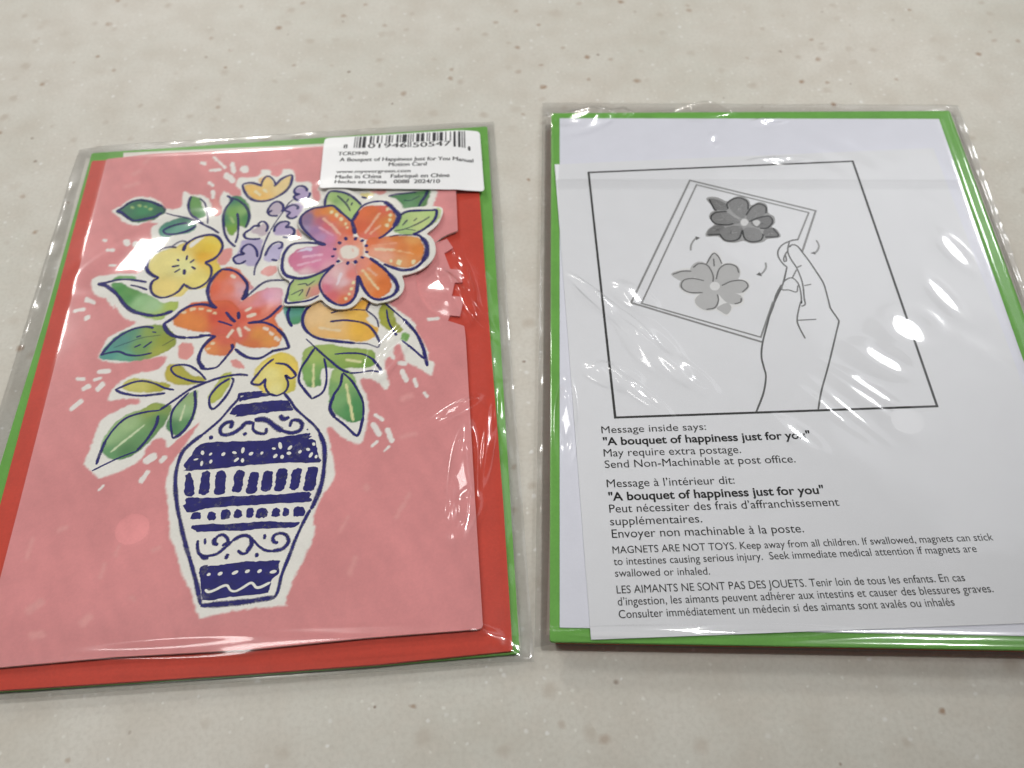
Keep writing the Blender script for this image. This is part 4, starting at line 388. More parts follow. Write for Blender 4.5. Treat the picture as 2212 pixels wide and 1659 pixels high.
([3501,4405,3497,4372,3484,4345,3464,4329,3440,4324,3417,4333,3396,4353,3382,4382,3377,4416,3381,4448,3394,4475,3414,4492,3438,4496,3462,4488,3482,4467,3496,4438],(234,205,160),[],0.58,0),
([3647,2911,3644,2886,3634,2865,3618,2852,3599,2849,3580,2856,3564,2871,3553,2894,3549,2919,3552,2944,3563,2965,3579,2978,3597,2981,3616,2975,3633,2959,3643,2936],(234,205,160),[],0.56,0),
([3920,2830,3914,2788,3896,2754,3870,2733,3839,2727,3807,2738,3781,2764,3763,2801,3756,2844,3762,2886,3779,2920,3806,2941,3837,2947,3868,2936,3895,2910,3913,2872],(234,205,160),[],0.55,0),
([4349,2804,4344,2769,4329,2741,4307,2723,4281,2718,4255,2727,4233,2749,4218,2780,4213,2816,4218,2850,4233,2879,4255,2897,4281,2902,4307,2892,4329,2870,4344,2839],(234,205,160),[],0.55,0),
([2535,2144,2532,2122,2523,2103,2509,2091,2491,2088,2474,2094,2458,2108,2448,2129,2443,2152,2446,2175,2455,2194,2470,2206,2487,2209,2505,2203,2520,2188,2531,2168],(234,205,160),[],0.54,0),
([2496,1905,2493,1881,2483,1861,2468,1849,2450,1846,2432,1852,2415,1867,2404,1889,2400,1913,2402,1937,2412,1957,2427,1969,2445,1973,2464,1966,2480,1951,2491,1929],(234,205,160),[],0.54,0),
([2423,1714,2421,1697,2414,1683,2403,1674,2390,1672,2377,1676,2365,1687,2357,1703,2354,1720,2356,1737,2363,1751,2374,1760,2387,1763,2400,1758,2412,1747,2420,1732],(234,205,160),[],0.53,0),
([2325,1527,2322,1505,2313,1487,2299,1475,2282,1472,2265,1478,2250,1492,2239,1512,2235,1535,2237,1557,2246,1576,2260,1587,2277,1590,2295,1584,2310,1570,2321,1550],(234,205,160),[],0.53,0)]
FLOWER_INK=[
([1600,3744,1423,3803,1277,3939,1088,4171,877,4456,752,4736,751,5009,897,5220,1120,5364,1404,5401,1653,5442,1800,5366,2009,5096,2214,4853,2345,4668],1.06,1.0),
([1278,3915,1457,3816,1582,3746],1.6,1.0),
([2353,4692,2425,4416,2470,4121],1.63,1.0),
([2371,4691,2461,4905,2544,5073],1.42,1.0),
([2406,4772,2486,5026,2655,5313,2867,5446,3153,5496,3369,5464],0.84,1.0),
([3351,5466,3551,5257,3733,4965,3823,4807,3781,4588,3686,4327],2.01,1.0),
([3704,4350,3531,4147,3359,3969,3204,3875],1.15,1.0),
([3534,3906,3742,3959,4004,3948,4266,3925],0.57,0.8),
([4266,3937,4440,3898,4561,3744],1.26,1.0),
([4526,3794,4646,3570,4687,3331,4658,3053,4554,2809],2.02,1.0),
([4588,2852,4365,2597,4128,2504,3891,2525,3618,2662,3378,2808],1.32,1.0),
([2951,3088,3109,2936,3300,2736],1.33,1.0),
([3213,2829,3387,2632,3560,2391],1.32,1.0),
([3525,2439,3714,2132,3801,1859,3753,1644],1.72,1.0),
([3785,1707,3654,1544,3457,1453,3242,1423,3058,1508,2904,1695,2780,1946,2689,2198,2618,2405],1.18,1.0),
([2614,2417,2624,2115,2602,1786,2545,1530],1.4,1.0),
([2560,1572,2418,1379,2224,1295,2007,1361,1782,1552,1622,1761],1.17,1.0),
([1641,1716,1526,1988,1497,2211,1583,2472,1724,2685,1883,2899],0.87,1.0),
([1891,2910,1687,2734,1441,2597,1194,2483,911,2440,653,2507,441,2638,337,2874,311,3151],1.32,1.0),
([316,3087,319,3318,354,3524,457,3750,621,3878,897,3896,1194,3863,1583,3741],1.14,1.0),
([3876,4827,4089,4958,4445,4971,4801,4944,4997,4926,4975,4654,4865,4418,4652,4193,4440,4042,4248,3958],1.17,0.95),
([711,2413,602,2177,569,1851,560,1537,924,1528,1252,1575,1499,1728],0.97,1.0),
([1474,5446,1483,5777,1612,6075,1968,6022,2247,5862,2472,5610,2633,5367],1.09,0.85),
([1848,5872,2040,5624,2193,5381,2292,5133],0.84,0.6),
([2216,5710,2160,5536],0.73,0.6),
([2341,5520,2310,5371],0.72,0.6),
([3688,4145,4003,4202,4354,4365,4620,4538,4780,4672],0.7,0.6),
([3932,4354,4090,4598],0.82,0.6),
([4284,4519,4390,4645],0.59,0.6),
([4020,4200,4353,4110],0.46,0.6),
([843,2201,1077,2225,1148,2153,1355,2335],0.54,0.6),
([671,1820,1008,1999,908,1756],0.54,0.6),
([1220,2080,1127,1716],0.54,0.6),
([2220,3880,2175,4027],1.38,1.0),
([2476,3859,2514,3996],1.38,1.0),
([2666,3779,2747,3871],1.37,1.0),
([2782,3582,2887,3619],1.36,1.0),
([2804,3350,2914,3330],1.35,1.0),
([2678,3171,2777,3091],1.34,1.0),
([2503,3033,2553,2895],1.33,1.0),
([2307,3009,2290,2867],1.33,1.0),
([2044,3077,1965,2988],1.34,1.0),
([1883,3272,1780,3238],1.35,1.0),
([1933,3530,1822,3556],1.36,1.0),
([2060,3742,1967,3840],1.37,1.0),
([2601,2400,2658,2182],0.98,1.0)]
DRAW=[
([-5443,6193,3037,6697,3481,-2718,-4950,-3148,-5443,6193],0.7,0.06,0),
([825,2765,1498,4466,-2237,5823,-4341,769,-782,-635],0.66,0.36,0),
([578,3224,769,3250,1275,4385,-2047,5622,-4046,747,-812,-460,-298,834],0.54,0.36,0),
([287,2149,87,1530,-120,1094,-323,671,-485,271,-545,86,-782,-637,-879,-1121,-861,-1509,-848,-1806,-987,-2347,-1247,-2937],0.54,0.2,1),
([22,1459,-203,1024,-303,691,-461,317],0.52,0.25,1),
([769,3252,553,3200,284,3043,115,2784,98,2528,193,2275,287,2149],0.5,0.25,1),
([515,3200,420,2887,401,2682,458,2427,562,2125,620,1777,640,1435,602,954,602,765,562,695,477,657],0.48,0.25,1),
([244,2503,326,2681,405,2784],0.49,0.25,1),
([244,2503,234,2376,305,2401,315,2605],0.49,0.25,1),
([458,2939,586,3043,726,2966,837,2708,972,2377,1123,1927,1241,1534,1267,1148,1278,678,1293,558,1425,188,1422,74,1284,-312,886,-1411,558,-2252,378,-2842],0.51,0.22,1),
([1,1311,113,1579,318,1727,454,1654,531,1435,534,1097,494,764,494,837,372,507,280,136,309,-137,405,-497],0.46,0.25,1),
([113,1579,16,1287,213,1264,421,1193,494,1434],0.42,0.28,1),
([562,2125,724,2216],0.43,0.28,1),
([677,1435,886,1484],0.42,0.28,1),
([299,146,821,185],0.4,0.28,1),
([550,2050,369,1703],0.43,0.28,1),
([-2472,2805,-2433,3039,-2319,3249,-2237,3312],0.61,0.4,1),
([-2288,3381,-2140,3328,-2264,3222],0.0,0.22,0),
([-314,2324,-330,2123,-449,1923,-549,1863],0.59,0.4,1),
([-651,1848,-538,1947,-485,1784],0.0,0.22,0),
([1316,3227,1353,2993,1263,2786,1154,2693],0.61,0.4,1),
([1055,2708,1183,2760,1209,2642],0.0,0.22,0),
([-1165,4546,-1180,4769,-1001,4960,-756,5033,-540,4852,-561,4518],0.59,0.06,1),
([-649,4270,-453,4601,-197,4768,1,4629,-36,4353],0.58,0.06,1),
([-232,4188,46,4232,122,3998,-58,3745,-292,3718],0.57,0.06,1),
([-245,3489,-251,3383,-357,3214,-630,3162,-811,3303,-832,3648],0.56,0.06,1),
([-839,3648,-975,3303,-1198,3187,-1422,3239,-1549,3488],0.56,0.06,1),
([-1079,3917,-1278,3862,-1621,3916,-1740,4161,-1573,4391,-1216,4435],0.58,0.06,1),
([-1713,4966,-1596,4546,-1524,4491],0.59,0.06,1),
([-1899,3445,-1551,3461],0.56,0.06,1),
([94,3729,209,3399,-187,3346],0.56,0.06,1),
([-585,3998,-355,4134,-193,4188],0.58,0.06,1),
([-1931,1573,-1906,1819,-2019,2194,-2273,2279,-2456,2117],0.43,0.25,1),
([-1829,1671,-1695,2069,-1451,2255,-1199,2170,-1142,1921],0.43,0.25,1),
([-1688,1427,-1375,1599,-1042,1610,-941,1405,-1129,1177],0.42,0.25,1),
([-1185,947,-1227,804,-1397,742],0.41,0.25,1),
([-1851,1088,-1850,849,-1973,602,-2215,531],0.41,0.25,1),
([-2186,1611,-2511,1694,-2777,1619,-2859,1374,-2667,1171,-2265,1158],0.42,0.25,1),
([-2049,2269,-1821,2677,-1681,2575,-1599,2270],0.44,0.25,1),
([-1823,2473,-1834,2169],0.43,0.25,1),
([-3075,1850,-2785,1976,-2524,1976],0.43,0.25,1)]
PETALS=[
([-1795,4938,-1702,5079,-1427,5051,-1168,4881,-952,5050,-708,5106,-491,4937,-439,4713,-186,4852,35,4740,46,4380,199,4216,181,3944,62,3782,201,3675,272,3357,-120,3278,-290,3146,-638,3094,-854,3198,-1130,3119,-1429,3171,-1598,3381,-1962,3381,-1876,3674,-1662,3889,-1791,4161,-1730,4380,-1577,4546],0.42),
([-1731,4983,-1475,4966,-1183,4741,-1210,4491,-1521,4519,-1658,4713],0.17),
([-1919,3434,-1772,3755,-1510,3862,-1367,3755,-1571,3461],0.17),
([-183,3675,113,3729,209,3399,-187,3346],0.17),
([-1141,4769,-1003,4948,-757,5022,-560,4852,-558,4546,-721,4161,-854,4188,-1060,4435],0.24),
([-656,4216,-453,4601,-197,4768,-19,4629,-32,4380,-235,4161,-527,3998],0.24),
([-527,3998,-232,4188,43,4216,111,3998,-57,3756,-291,3729,-509,3836],0.18),
([-798,3675,-596,3755,-336,3675,-255,3409,-356,3225,-629,3172,-803,3303],0.28),
([-811,3728,-1049,3836,-1370,3728,-1546,3514,-1420,3250,-1197,3198,-975,3303],0.24),
([-863,3944,-1236,3889,-1621,3916,-1732,4161,-1574,4380,-1294,4435,-973,4161],0.24),
([-859,3971,-786,4106,-669,4106,-616,3971,-701,3836,-817,3836],0.8),
([-489,3998,-323,4079,-263,3944,-396,3809],0.75),
([-3129,1865,-2776,2091,-2493,2117,-2265,2370,-2044,2320,-1808,2806,-1600,2626,-1557,2321,-1222,2296,-1060,1921,-1219,1673,-960,1674,-864,1405,-1085,1091,-1124,757,-1337,638,-1450,592,-1646,288,-1833,380,-1965,496,-2223,446,-2495,633,-2540,941,-2454,1085,-2710,1084,-2944,1374,-2818,1570],0.88),
([-2044,2320,-1819,2703,-1678,2601,-1602,2245,-1795,1819,-2018,1819],0.68),
([-3128,1857,-2833,2009,-2456,2010,-2437,1759,-2785,1565],0.62),
([-1920,590,-1610,780,-1504,592,-1657,348,-1808,450],0.6),
([-2520,2144,-2283,2359,-2001,2230,-1854,1810,-1857,1370,-2150,1533,-2517,1836],0.62),
([-1874,1593,-1719,2093,-1446,2302,-1164,2207,-1100,1927,-1275,1595,-1875,1374],0.62),
([-1944,1402,-1380,1661,-1012,1624,-902,1405,-1108,1161,-1435,1160],0.62),
([-1911,1369,-1497,1208,-1188,1047,-1164,834,-1388,716,-1660,832],0.62),
([-1828,1216,-1821,894,-1934,576,-2225,496,-2454,653,-2514,891,-2285,1161,-1868,1434],0.62),
([-1859,1344,-2292,1110,-2699,1151,-2916,1367,-2824,1642,-2526,1726,-2158,1672,-1830,1426],0.62),
([-2040,1401,-1952,1548,-1804,1548,-1745,1402,-1834,1256,-1981,1256],0.85)]
TEXT=[
(([-5321,-3638],[-2606,-3506],2.11,0,0.16),'Message inside says:'),
(([-5286,-4001],[43,-3735],2.262,1,0.03),'"A bouquet of happiness just for you"'),
(([-5284,-4338],[-1785,-4191],2.226,0,0.14),'May require extra postage.'),
(([-5268,-4670],[-445,-4453],2.19,0,0.14),'Send Non-Machinable at post office.'),
(([-5235,-5223],[-2047,-5081],2.219,0,0.1),'Message à l’intérieur dit:'),
(([-5204,-5597],[126,-5330],2.264,1,0.03),'"A bouquet of happiness just for you"'),
(([-5196,-5926],[435,-5663],2.227,0,0.1),'Peut nécessiter des frais d’affranchissement'),
(([-5190,-6267],[-2951,-6155],2.188,0,0.1),'supplémentaires.'),
(([-5159,-6598],[-538,-6388],2.235,0,0.1),'Envoyer non machinable à la poste.'),
(([-5155,-7007],[3904,-6534],1.861,0,0.08),'MAGNETS ARE NOT TOYS. Keep away from all children. If swallowed, magnets can stick'),
(([-5142,-7303],[3441,-6842],1.912,0,0.08),'to intestines causing serious injury.  Seek immediate medical attention if magnets are'),
(([-5120,-7592],[-2897,-7504],1.885,0,0.08),'swallowed or inhaled.'),
(([-5098,-8007],[2982,-7577],1.918,0,0.07),'LES AIMANTS NE SONT PAS DES JOUETS. Tenir loin de tous les enfants. En cas'),
(([-5086,-8297],[3557,-7839],1.964,0,0.07),'d’ingestion, les aimants peuvent adhérer aux intestins et causer des blessures graves.'),
(([-5075,-8601],[2595,-8176],1.931,0,0.07),'Consulter immédiatement un médecin si des aimants sont avalés ou inhalés')]
STEXT=[
(([1939,8166],[2095,8165],2.041,0,0.05),'8'),
(([2750,8112],[4043,8033],2.346,0,0.05),'01946'),
(([4255,8005],[5518,7972],2.346,0,0.05),'50547'),
(([6093,7779],[6220,7779],2.016,0,0.05),'1'),
(([1770,7825],[2751,7776],1.699,0,0.05),'TCRD940'),
(([1840,7520],[6226,7204],1.752,0,0.05),'A Bouquet of Happiness Just for You Manual'),
(([3459,7140],[4700,7067],1.734,0,0.05),'Motion Card'),
(([1755,6944],[4171,6791],1.491,0,0.05),'www.myevergreen.com'),
(([1740,6665],[5439,6466],1.773,0,0.05),'Made in China    Fabriqué en Chine'),
(([1739,6407],[5117,6209],1.754,0,0.05),'Hecho en China   0088  2024/10')]
BARCODE=[2280,8156,2285,8819,6014,8793,5998,7893,4113,8048,2735,8156,2729,8369,5581,8208]
GLINT_L=[
([-4659,3418,-3077,4446],5.18),
([4675,2354,5263,1458],3.5),
([5459,1786,6057,764],1.11),
([3762,512,3362,-593],1.88),
([3946,80,3539,-519],1.38),
([5558,-4057,5424,-5406],1.52),
([6365,-2585,6140,-3874],0.73),
([6557,-2188,6652,-3212],0.97),
([5551,-5407,5285,-5809],1.67),
([5878,-8664,6528,-9038],0.65),
([5031,-2722,5586,-2399],0.75),
([-1261,-8540,3261,-8668],1.54),
([5604,2889,5843,2002],0.89)]
GLINT_R=[
([-4150,-375,-3568,-1213],2.63),
([-5257,-1677,-4678,-1884],1.69),
([-6229,-2746,-6258,-3854],1.24),
([-4470,1190,-4015,760],1.69),
([3174,74,3231,-466],4.86),
([1980,-1001,2690,-1384],2.58),
([1386,-1796,2174,-2409],0.98),
([1295,-2109,2029,-2794],1.2),
([827,-2482,1479,-3254],0.74),
([463,-2667,1046,-3297],0.73),
([-527,-3410,-40,-3848],1.36),
([4336,1439,4680,634],1.69),
([5103,3116,5403,2452],1.89),
([-6056,8770,-5230,9161],3.28),
([-2724,9232,-1523,9204],1.32),
([-4359,9323,-4146,9254],1.87),
([-1369,7718,-1266,7705],1.78),
([347,8603,862,8664],0.86),
([176,6637,997,6695],0.91),
([-4681,-1947,-3969,-2645],0.83),
([-5395,1017,-4352,-149],0.91),
([-3369,-1341,-2728,-1932],1.39),
([-4930,-8924,-1916,-8874],0.76)]
DOT_L=[-2733,-5425]
DOT_R=[2607,-3165]
STRIP_R=[-6532,5882,6172,5825,6175,5367,-6492,5386]
FLAP_R=[-6573,6568,1342,6633,6146,6440]

# ------------------------------------------------------------------ camera, light, exposure
lens, pitch, roll, cam_h = CAM
cd = bpy.data.cameras.new('camera'); cam = bpy.data.objects.new('camera', cd); COL.objects.link(cam)
cd.sensor_width = 36.0; cd.lens = lens; cd.clip_start = 0.01; cd.clip_end = 50
cam.matrix_world = Matrix.Translation((0, 0, cam_h*MM)) @ Matrix.Rotation(pitch, 4, 'X') @ Matrix.Rotation(roll, 4, 'Z')
cd.dof.use_dof = True; cd.dof.focus_distance = 0.226; cd.dof.aperture_fstop = 17.0
S.camera = cam
W = bpy.data.worlds.new('World'); S.world = W; W.use_nodes = True
bg = W.node_tree.nodes['Background']; bg.inputs[0].default_value = (1.0, 0.985, 0.96, 1); bg.inputs[1].default_value = 0.11
# round ceiling lamps of the shop and one added spot: name, place (m), radius, watts, colour
LAMPS = [('ceiling_lamp', (-1.3, 4.2, 2.1), 0.24, 52, (1.0, 0.97, 0.92)),
         ('ceiling_lamp', (-0.75, 0.38, 2.1), 0.20, 5.5, (1.0, 0.98, 0.95)),
         ('ceiling_lamp', (-2.0, 2.3, 2.1), 0.22, 18, (1.0, 0.98, 0.94)),
         ('ceiling_lamp', (2.1, 2.4, 2.1), 0.22, 17, (0.97, 0.98, 1.0)),
         ('falloff_spot', (0.95, 0.30, 2.1), 0.10, 108, (0.995, 0.99, 0.98))]  # added spot; its cone edge stands in for a cast shadow at lower right
for n, loc, rad, pw, c in LAMPS:
    spot = n == 'falloff_spot'
    ld = bpy.data.lights.new(n, 'SPOT' if spot else 'AREA'); ld.energy = pw; ld.color = c
    if spot: ld.shadow_soft_size = rad; ld.spot_size = math.radians(20.2); ld.spot_blend = .06
    else: ld.shape = 'DISK'; ld.size = rad*2
    lo = bpy.data.objects.new(n, ld); COL.objects.link(lo); lo.location = loc
    aim = Vector((-.155, .40, 0)) if spot else Vector((0, .15, 0))
    lo.rotation_euler = (aim-Vector(loc)).to_track_quat('-Z', 'Y').to_euler()
ld = bpy.data.lights.new('sheen_panel', 'AREA'); ld.shape = 'RECTANGLE'; ld.size = .9; ld.size_y = 1.5; ld.energy = 5.0; ld.color = (.93, .95, 1.0)   # dim area light added for a broad sheen mirrored in the film
lo = bpy.data.objects.new('sheen_panel', ld); COL.objects.link(lo); lo.location = (1.38, 1.75, 2.1); lo.rotation_euler = (0, 0, .25)
S.view_settings.view_transform = 'Standard'; S.view_settings.look = 'None'
S.view_settings.exposure = -0.15; S.view_settings.gamma = 1.0; S.view_settings.use_curve_mapping = False
S.render.engine = 'CYCLES'; S.cycles.max_bounces = 10; S.cycles.transparent_max_bounces = 16
S.cycles.caustics_reflective = False; S.cycles.caustics_refractive = False
KEXP = 0.78      # linear picture value of a white sheet of albedo 1 in this light
FILM_LOSS = 0.97 # light left after passing the film twice

# ------------------------------------------------------------------ helpers
def lin(c):
    c = np.asarray(c, float)/255.0
    return np.where(c <= .04045, c/12.92, ((c+.055)/1.055)**2.4)
def alb(c, film=True): return np.clip(lin(c)/KEXP/(FILM_LOSS if film else 1), 0, .92)
def pts(flat): return np.array(flat, float).reshape(-1, 2)/100.0
def catmull(P, closed, n=4):
    P = np.asarray(P, float)
    if len(P) < 3: return P
    k = len(P); out = []; t = np.arange(n)/n
    for i in range(k if closed else k-1):
        p1, p2 = P[i], P[(i+1) % k]
        p0 = P[(i-1) % k] if closed or i > 0 else 2*p1-p2
        p3 = P[(i+2) % k] if closed or i+2 < k else 2*p2-p1
        tt = t[:, None]
        out.append(.5*((2*p1)+(-p0+p2)*tt+(2*p0-5*p1+4*p2-p3)*tt**2+(-p0+3*p1-3*p2+p3)*tt**3))
    if not closed: out.append(P[-1:])
    return np.concatenate(out)
def sdist(Q, P):
    """signed distance (negative inside) of points Q to closed polygon P, and the nearest outline points"""
    A = np.asarray(P, float); B = np.roll(A, -1, 0); D = B-A; L2 = np.maximum((D**2).sum(1), 1e-12)
    sd = np.empty(len(Q)); near = np.empty((len(Q), 2))
    for s in range(0, len(Q), 6000):
        q = Q[s:s+6000]; r = q[:, None, :]-A[None]
        t = np.clip((r*D[None]).sum(2)/L2, 0, 1)
        d2 = ((r-t[..., None]*D[None])**2).sum(2); j = d2.argmin(1); ii = np.arange(len(q))
        near[s:s+6000] = A[j]+t[ii, j][:, None]*D[j]
        c = (A[None, :, 1] > q[:, 1:2]) != (B[None, :, 1] > q[:, 1:2])
        with np.errstate(divide='ignore', invalid='ignore'):
            xi = A[:, 0]+(q[:, 1:2]-A[:, 1])*D[:, 0]/np.where(D[:, 1] == 0, 1e-12, D[:, 1])
        ins = ((c & (q[:, 0:1] < xi)).sum(1) % 2) == 1
        sd[s:s+6000] = np.sqrt(d2[ii, j])*np.where(ins, -1, 1)
    return sd, near
def vnoise(x, y, scale, seed):
    r = np.random.default_rng(seed).random((256, 256)); u, v = x/scale+500, y/scale+500
    i, j = np.floor(u).astype(int), np.floor(v).astype(int); a, b = u-i, v-j; a, b = a*a*(3-2*a), b*b*(3-2*b)
    g = lambda m, n: r[m % 256, n % 256]
    return (g(i, j)*(1-a)+g(i+1, j)*a)*(1-b)+(g(i, j+1)*(1-a)+g(i+1, j+1)*a)*b-.5

class Builder:
    """collects vertices (mm), faces, material slots and per-vertex colours, and links them as one mesh"""
    def __init__(s): s.v = []; s.f = []; s.m = []; s.c = []; s.n = 0; s.mats = []
    def slot(s, mat):
        if mat not in s.mats: s.mats.append(mat)
        return s.mats.index(mat)
    def add(s, V, F, mat, col):
        V = np.asarray(V, float); k = s.slot(mat); c = np.asarray(col, float)
        if c.ndim == 1: c = np.tile(c, (len(V), 1))
        s.v.append(V); s.c.append(c); o = s.n
        s.f += [tuple(int(i)+o for i in f) for f in F]; s.m += [k]*len(F); s.n += len(V)
    def link(s, name, parent=None, smooth=False):
        me = bpy.data.meshes.new(name)
        V = np.concatenate(s.v)*MM; C = np.concatenate(s.c)
        me.from_pydata(V.tolist(), [], s.f)
        me.polygons.foreach_set('material_index', s.m)
        a = me.color_attributes.new('tone', 'FLOAT_COLOR', 'POINT')
        a.data.foreach_set('color', np.c_[C, np.ones(len(C))].astype(np.float32).ravel())
        if smooth: me.polygons.foreach_set('use_smooth', [True]*len(s.f))
        for m in s.mats: me.materials.append(m)
        me.update()
        o = bpy.data.objects.new(name, me); COL.objects.link(o)
        if parent: o.parent = parent
        return o
def grid_slab(B, outline, step, ztop, thick, mat, edge_mat, paintfn, zfn=None):
    """a sheet cut to an outline: fine grid on top (for the print), sides and an underside ring"""
    lo, hi = outline.min(0)-step, outline.max(0)+step
    xs, ys = np.arange(lo[0], hi[0]+step, step), np.arange(lo[1], hi[1]+step, step)
    X, Y = np.meshgrid(xs, ys, indexing='ij'); nx, ny = X.shape
    cx, cy = (X[:-1, :-1]+step/2).ravel(), (Y[:-1, :-1]+step/2).ravel()
    sd, _ = sdist(np.c_[cx, cy], outline); keep = (sd < 0).reshape(nx-1, ny-1)
    idx = np.arange(nx*ny).reshape(nx, ny)
    q = np.stack([idx[:-1, :-1], idx[1:, :-1], idx[1:, 1:], idx[:-1, 1:]], -1)[keep]
    used, inv = np.unique(q, return_inverse=True); q = inv.reshape(q.shape)
    V = np.c_[X.ravel()[used], Y.ravel()[used]]
    e = np.concatenate([q[:, [0, 1]], q[:, [1, 2]], q[:, [2, 3]], q[:, [3, 0]]])
    key = np.sort(e, 1); uq, fi, cnt = np.unique(key, axis=0, return_index=True, return_counts=True)
    be = e[fi[cnt == 1]]; bv = np.unique(be)
    _, near = sdist(V[bv], outline); V[bv] = near
    z = np.full(len(V), ztop) if zfn is None else zfn(V[:, 0], V[:, 1])+ztop
    B.add(np.c_[V, z], q, mat, paintfn(V))
    o = dict(zip(bv.tolist(), range(len(bv)))); n = len(bv)
    W_ = np.concatenate([np.c_[V[bv], z[bv]], np.c_[V[bv], z[bv]-thick]])
    B.add(W_, [(o[a], o[a]+n, o[b]+n, o[b]) for a, b in be.tolist()], edge_mat, (.8, .8, .8))
def slab(B, outline, z0, z1, mat, edge_mat=None, round_r=0.0):
    P = outline
    if round_r: P = round_corners(P, round_r)
    n = len(P); V = np.concatenate([np.c_[P, np.full(n, z1)], np.c_[P, np.full(n, z0)]])
    B.add(V, [tuple(range(n))], mat, (.8, .8, .8))
    V2 = V.copy()
    B.add(V2, [(i, i+n, (i+1) % n+n, (i+1) % n) for i in range(n)]+[tuple(range(2*n-1, n-1, -1))], edge_mat or mat, (.8, .8, .8))
def round_corners(P, r, k=5):
    out = []; n = len(P)
    for i in range(n):
        a, b, c = P[i-1], P[i], P[(i+1) % n]; u, v = a-b, c-b; lu, lv = np.hypot(*u), np.hypot(*v)
        if lu < 1e-6 or lv < 1e-6: continue
        ang = math.acos(max(-1, min(1, float((u@v)/(lu*lv)))))
        if ang > 2.8: out.append(b); continue
        d = min(r, lu*.45, lv*.45); p, q = b+u/lu*d, b+v/lv*d
        for t in np.linspace(0, 1, k): out.append((1-t)**2*p+2*t*(1-t)*b+t*t*q)
    return np.array(out)
def ribbon(B, P, w, z, mat, col, taper=.45, smooth=True, wob=.10, edge_attr=False, zfn=None):
    """a brush stroke: flat strip with tapering ends"""
    P = catmull(P, False, 5) if smooth else np.asarray(P, float)
    if len(P) == 2 and smooth: P = np.array([P[0]+(P[1]-P[0])*t for t in np.linspace(0, 1, 7)])
    keep = np.r_[True, np.hypot(*np.diff(P, axis=0).T) > 1e-4]; P = P[keep]
    if len(P) < 2: return
    T = np.gradient(P, axis=0); T /= np.maximum(np.hypot(*T.T), 1e-9)[:, None]; N = np.c_[-T[:, 1], T[:, 0]]
    s = np.r_[0, np.cumsum(np.hypot(*np.diff(P, axis=0).T))]; L = s[-1]
    if not smooth: # drawn with a ruler: square ends, mitred joints
        hw = np.full(len(P), w/2)
        for i in range(1, len(P)-1):
            a = (P[i]-P[i-1])/np.hypot(*(P[i]-P[i-1])); b = (P[i+1]-P[i])/np.hypot(*(P[i+1]-P[i])); n1 = np.array([-a[1], a[0]]); n2 = np.array([-b[1], b[0]])
            m = n1+n2; m /= np.hypot(*m); N[i] = m; hw[i] = w/2/max(.3, m@n1)
        if np.allclose(P[0], P[-1]):
            a = (P[-1]-P[-2]); a /= np.hypot(*a); b = P[1]-P[0]; b /= np.hypot(*b); m = np.array([-a[1]-b[1], a[0]+b[0]]); m /= np.hypot(*m)
            N[0] = N[-1] = m; hw[0] = hw[-1] = w/2/max(.3, m@np.array([-a[1], a[0]]))
    else:
        e = np.minimum(s, L-s)/max(w*1.1, 1e-6); e = np.clip(e, 0, 1)
        hw = w/2*((1-taper)+taper*np.sqrt(1-(1-e)**2))
        ph = random.random()*9; hw = hw*(1+wob*np.sin(s/2.3+ph)+wob*.6*np.sin(s/0.9+2*ph))
    zz = np.full(len(P), z) if zfn is None else zfn(P[:, 0], P[:, 1])+z
    V = np.concatenate([np.c_[P+N*hw[:, None], zz], np.c_[P, zz], np.c_[P-N*hw[:, None], zz]]); n = len(P)
    F = [(i, i+n, i+n+1, i+1) for i in range(n-1)]+[(i+n, i+2*n, i+2*n+1, i+n+1) for i in range(n-1)]
    if edge_attr:
        C = np.tile(np.array([col, 0, 0], float), (3*n, 1)); C[n:2*n, 1] = 1
    else: C = np.tile(np.asarray(col, float), (3*n, 1))
    B.add(V, [f[::-1] for f in F], mat, C)
def flat_poly(B, P, z, mat, col):
    a = np.asarray(P); x, y = a.T
    if (x*np.roll(y, -1)-np.roll(x, -1)*y).sum() < 0: a = a[::-1]
    B.add(np.c_[a, np.full(len(a), z)], [tuple(range(len(a)))], mat, col)

# ------------------------------------------------------------------ materials
def mat(name):
    m = bpy.data.materials.new(name); m.use_nodes = True; nt = m.node_tree; nt.nodes.clear()
    return m, nt, (lambda t, **k: mk(nt, t, k))
def mk(nt, t, k):
    n = nt.nodes.new(t)
    for a, b in k.items():
        if a.startswith('i_'): n.inputs[a[2:].replace('_', ' ')].default_value = b
        else: setattr(n, a, b)
    return n
def mixc(nt, fac, a, b, mode='MIX'):
    n = nt.nodes.new('ShaderNodeMix'); n.data_type = 'RGBA'; n.blend_type = mode
    for sock, v in ((n.inputs[0], fac), (n.inputs[6], a), (n.inputs[7], b)):
        if hasattr(v, 'is_linked') or isinstance(v, bpy.types.NodeSocket): nt.links.new(v, sock)
        elif isinstance(v, (int, float)): sock.default_value = v
        else: sock.default_value = (*v, 1)
    return n.outputs[2]
def ramp(nt, src, a, b, c=0., d=1.):
    n = nt.nodes.new('ShaderNodeMapRange'); n.inputs[1].default_value = a; n.inputs[2].default_value = b; n.inputs[3].default_value = c; n.inputs[4].default_value = d
    nt.links.new(src, n.inputs[0]); return n.outputs[0]
def math_(nt, op, a, b):
    n = nt.nodes.new('ShaderNodeMath'); n.operation = op
    for i, v in enumerate((a, b)):
        if isinstance(v, (int, float)): n.inputs[i].default_value = v
        else: nt.links.new(v, n.inputs[i])
    return n.outputs[0]
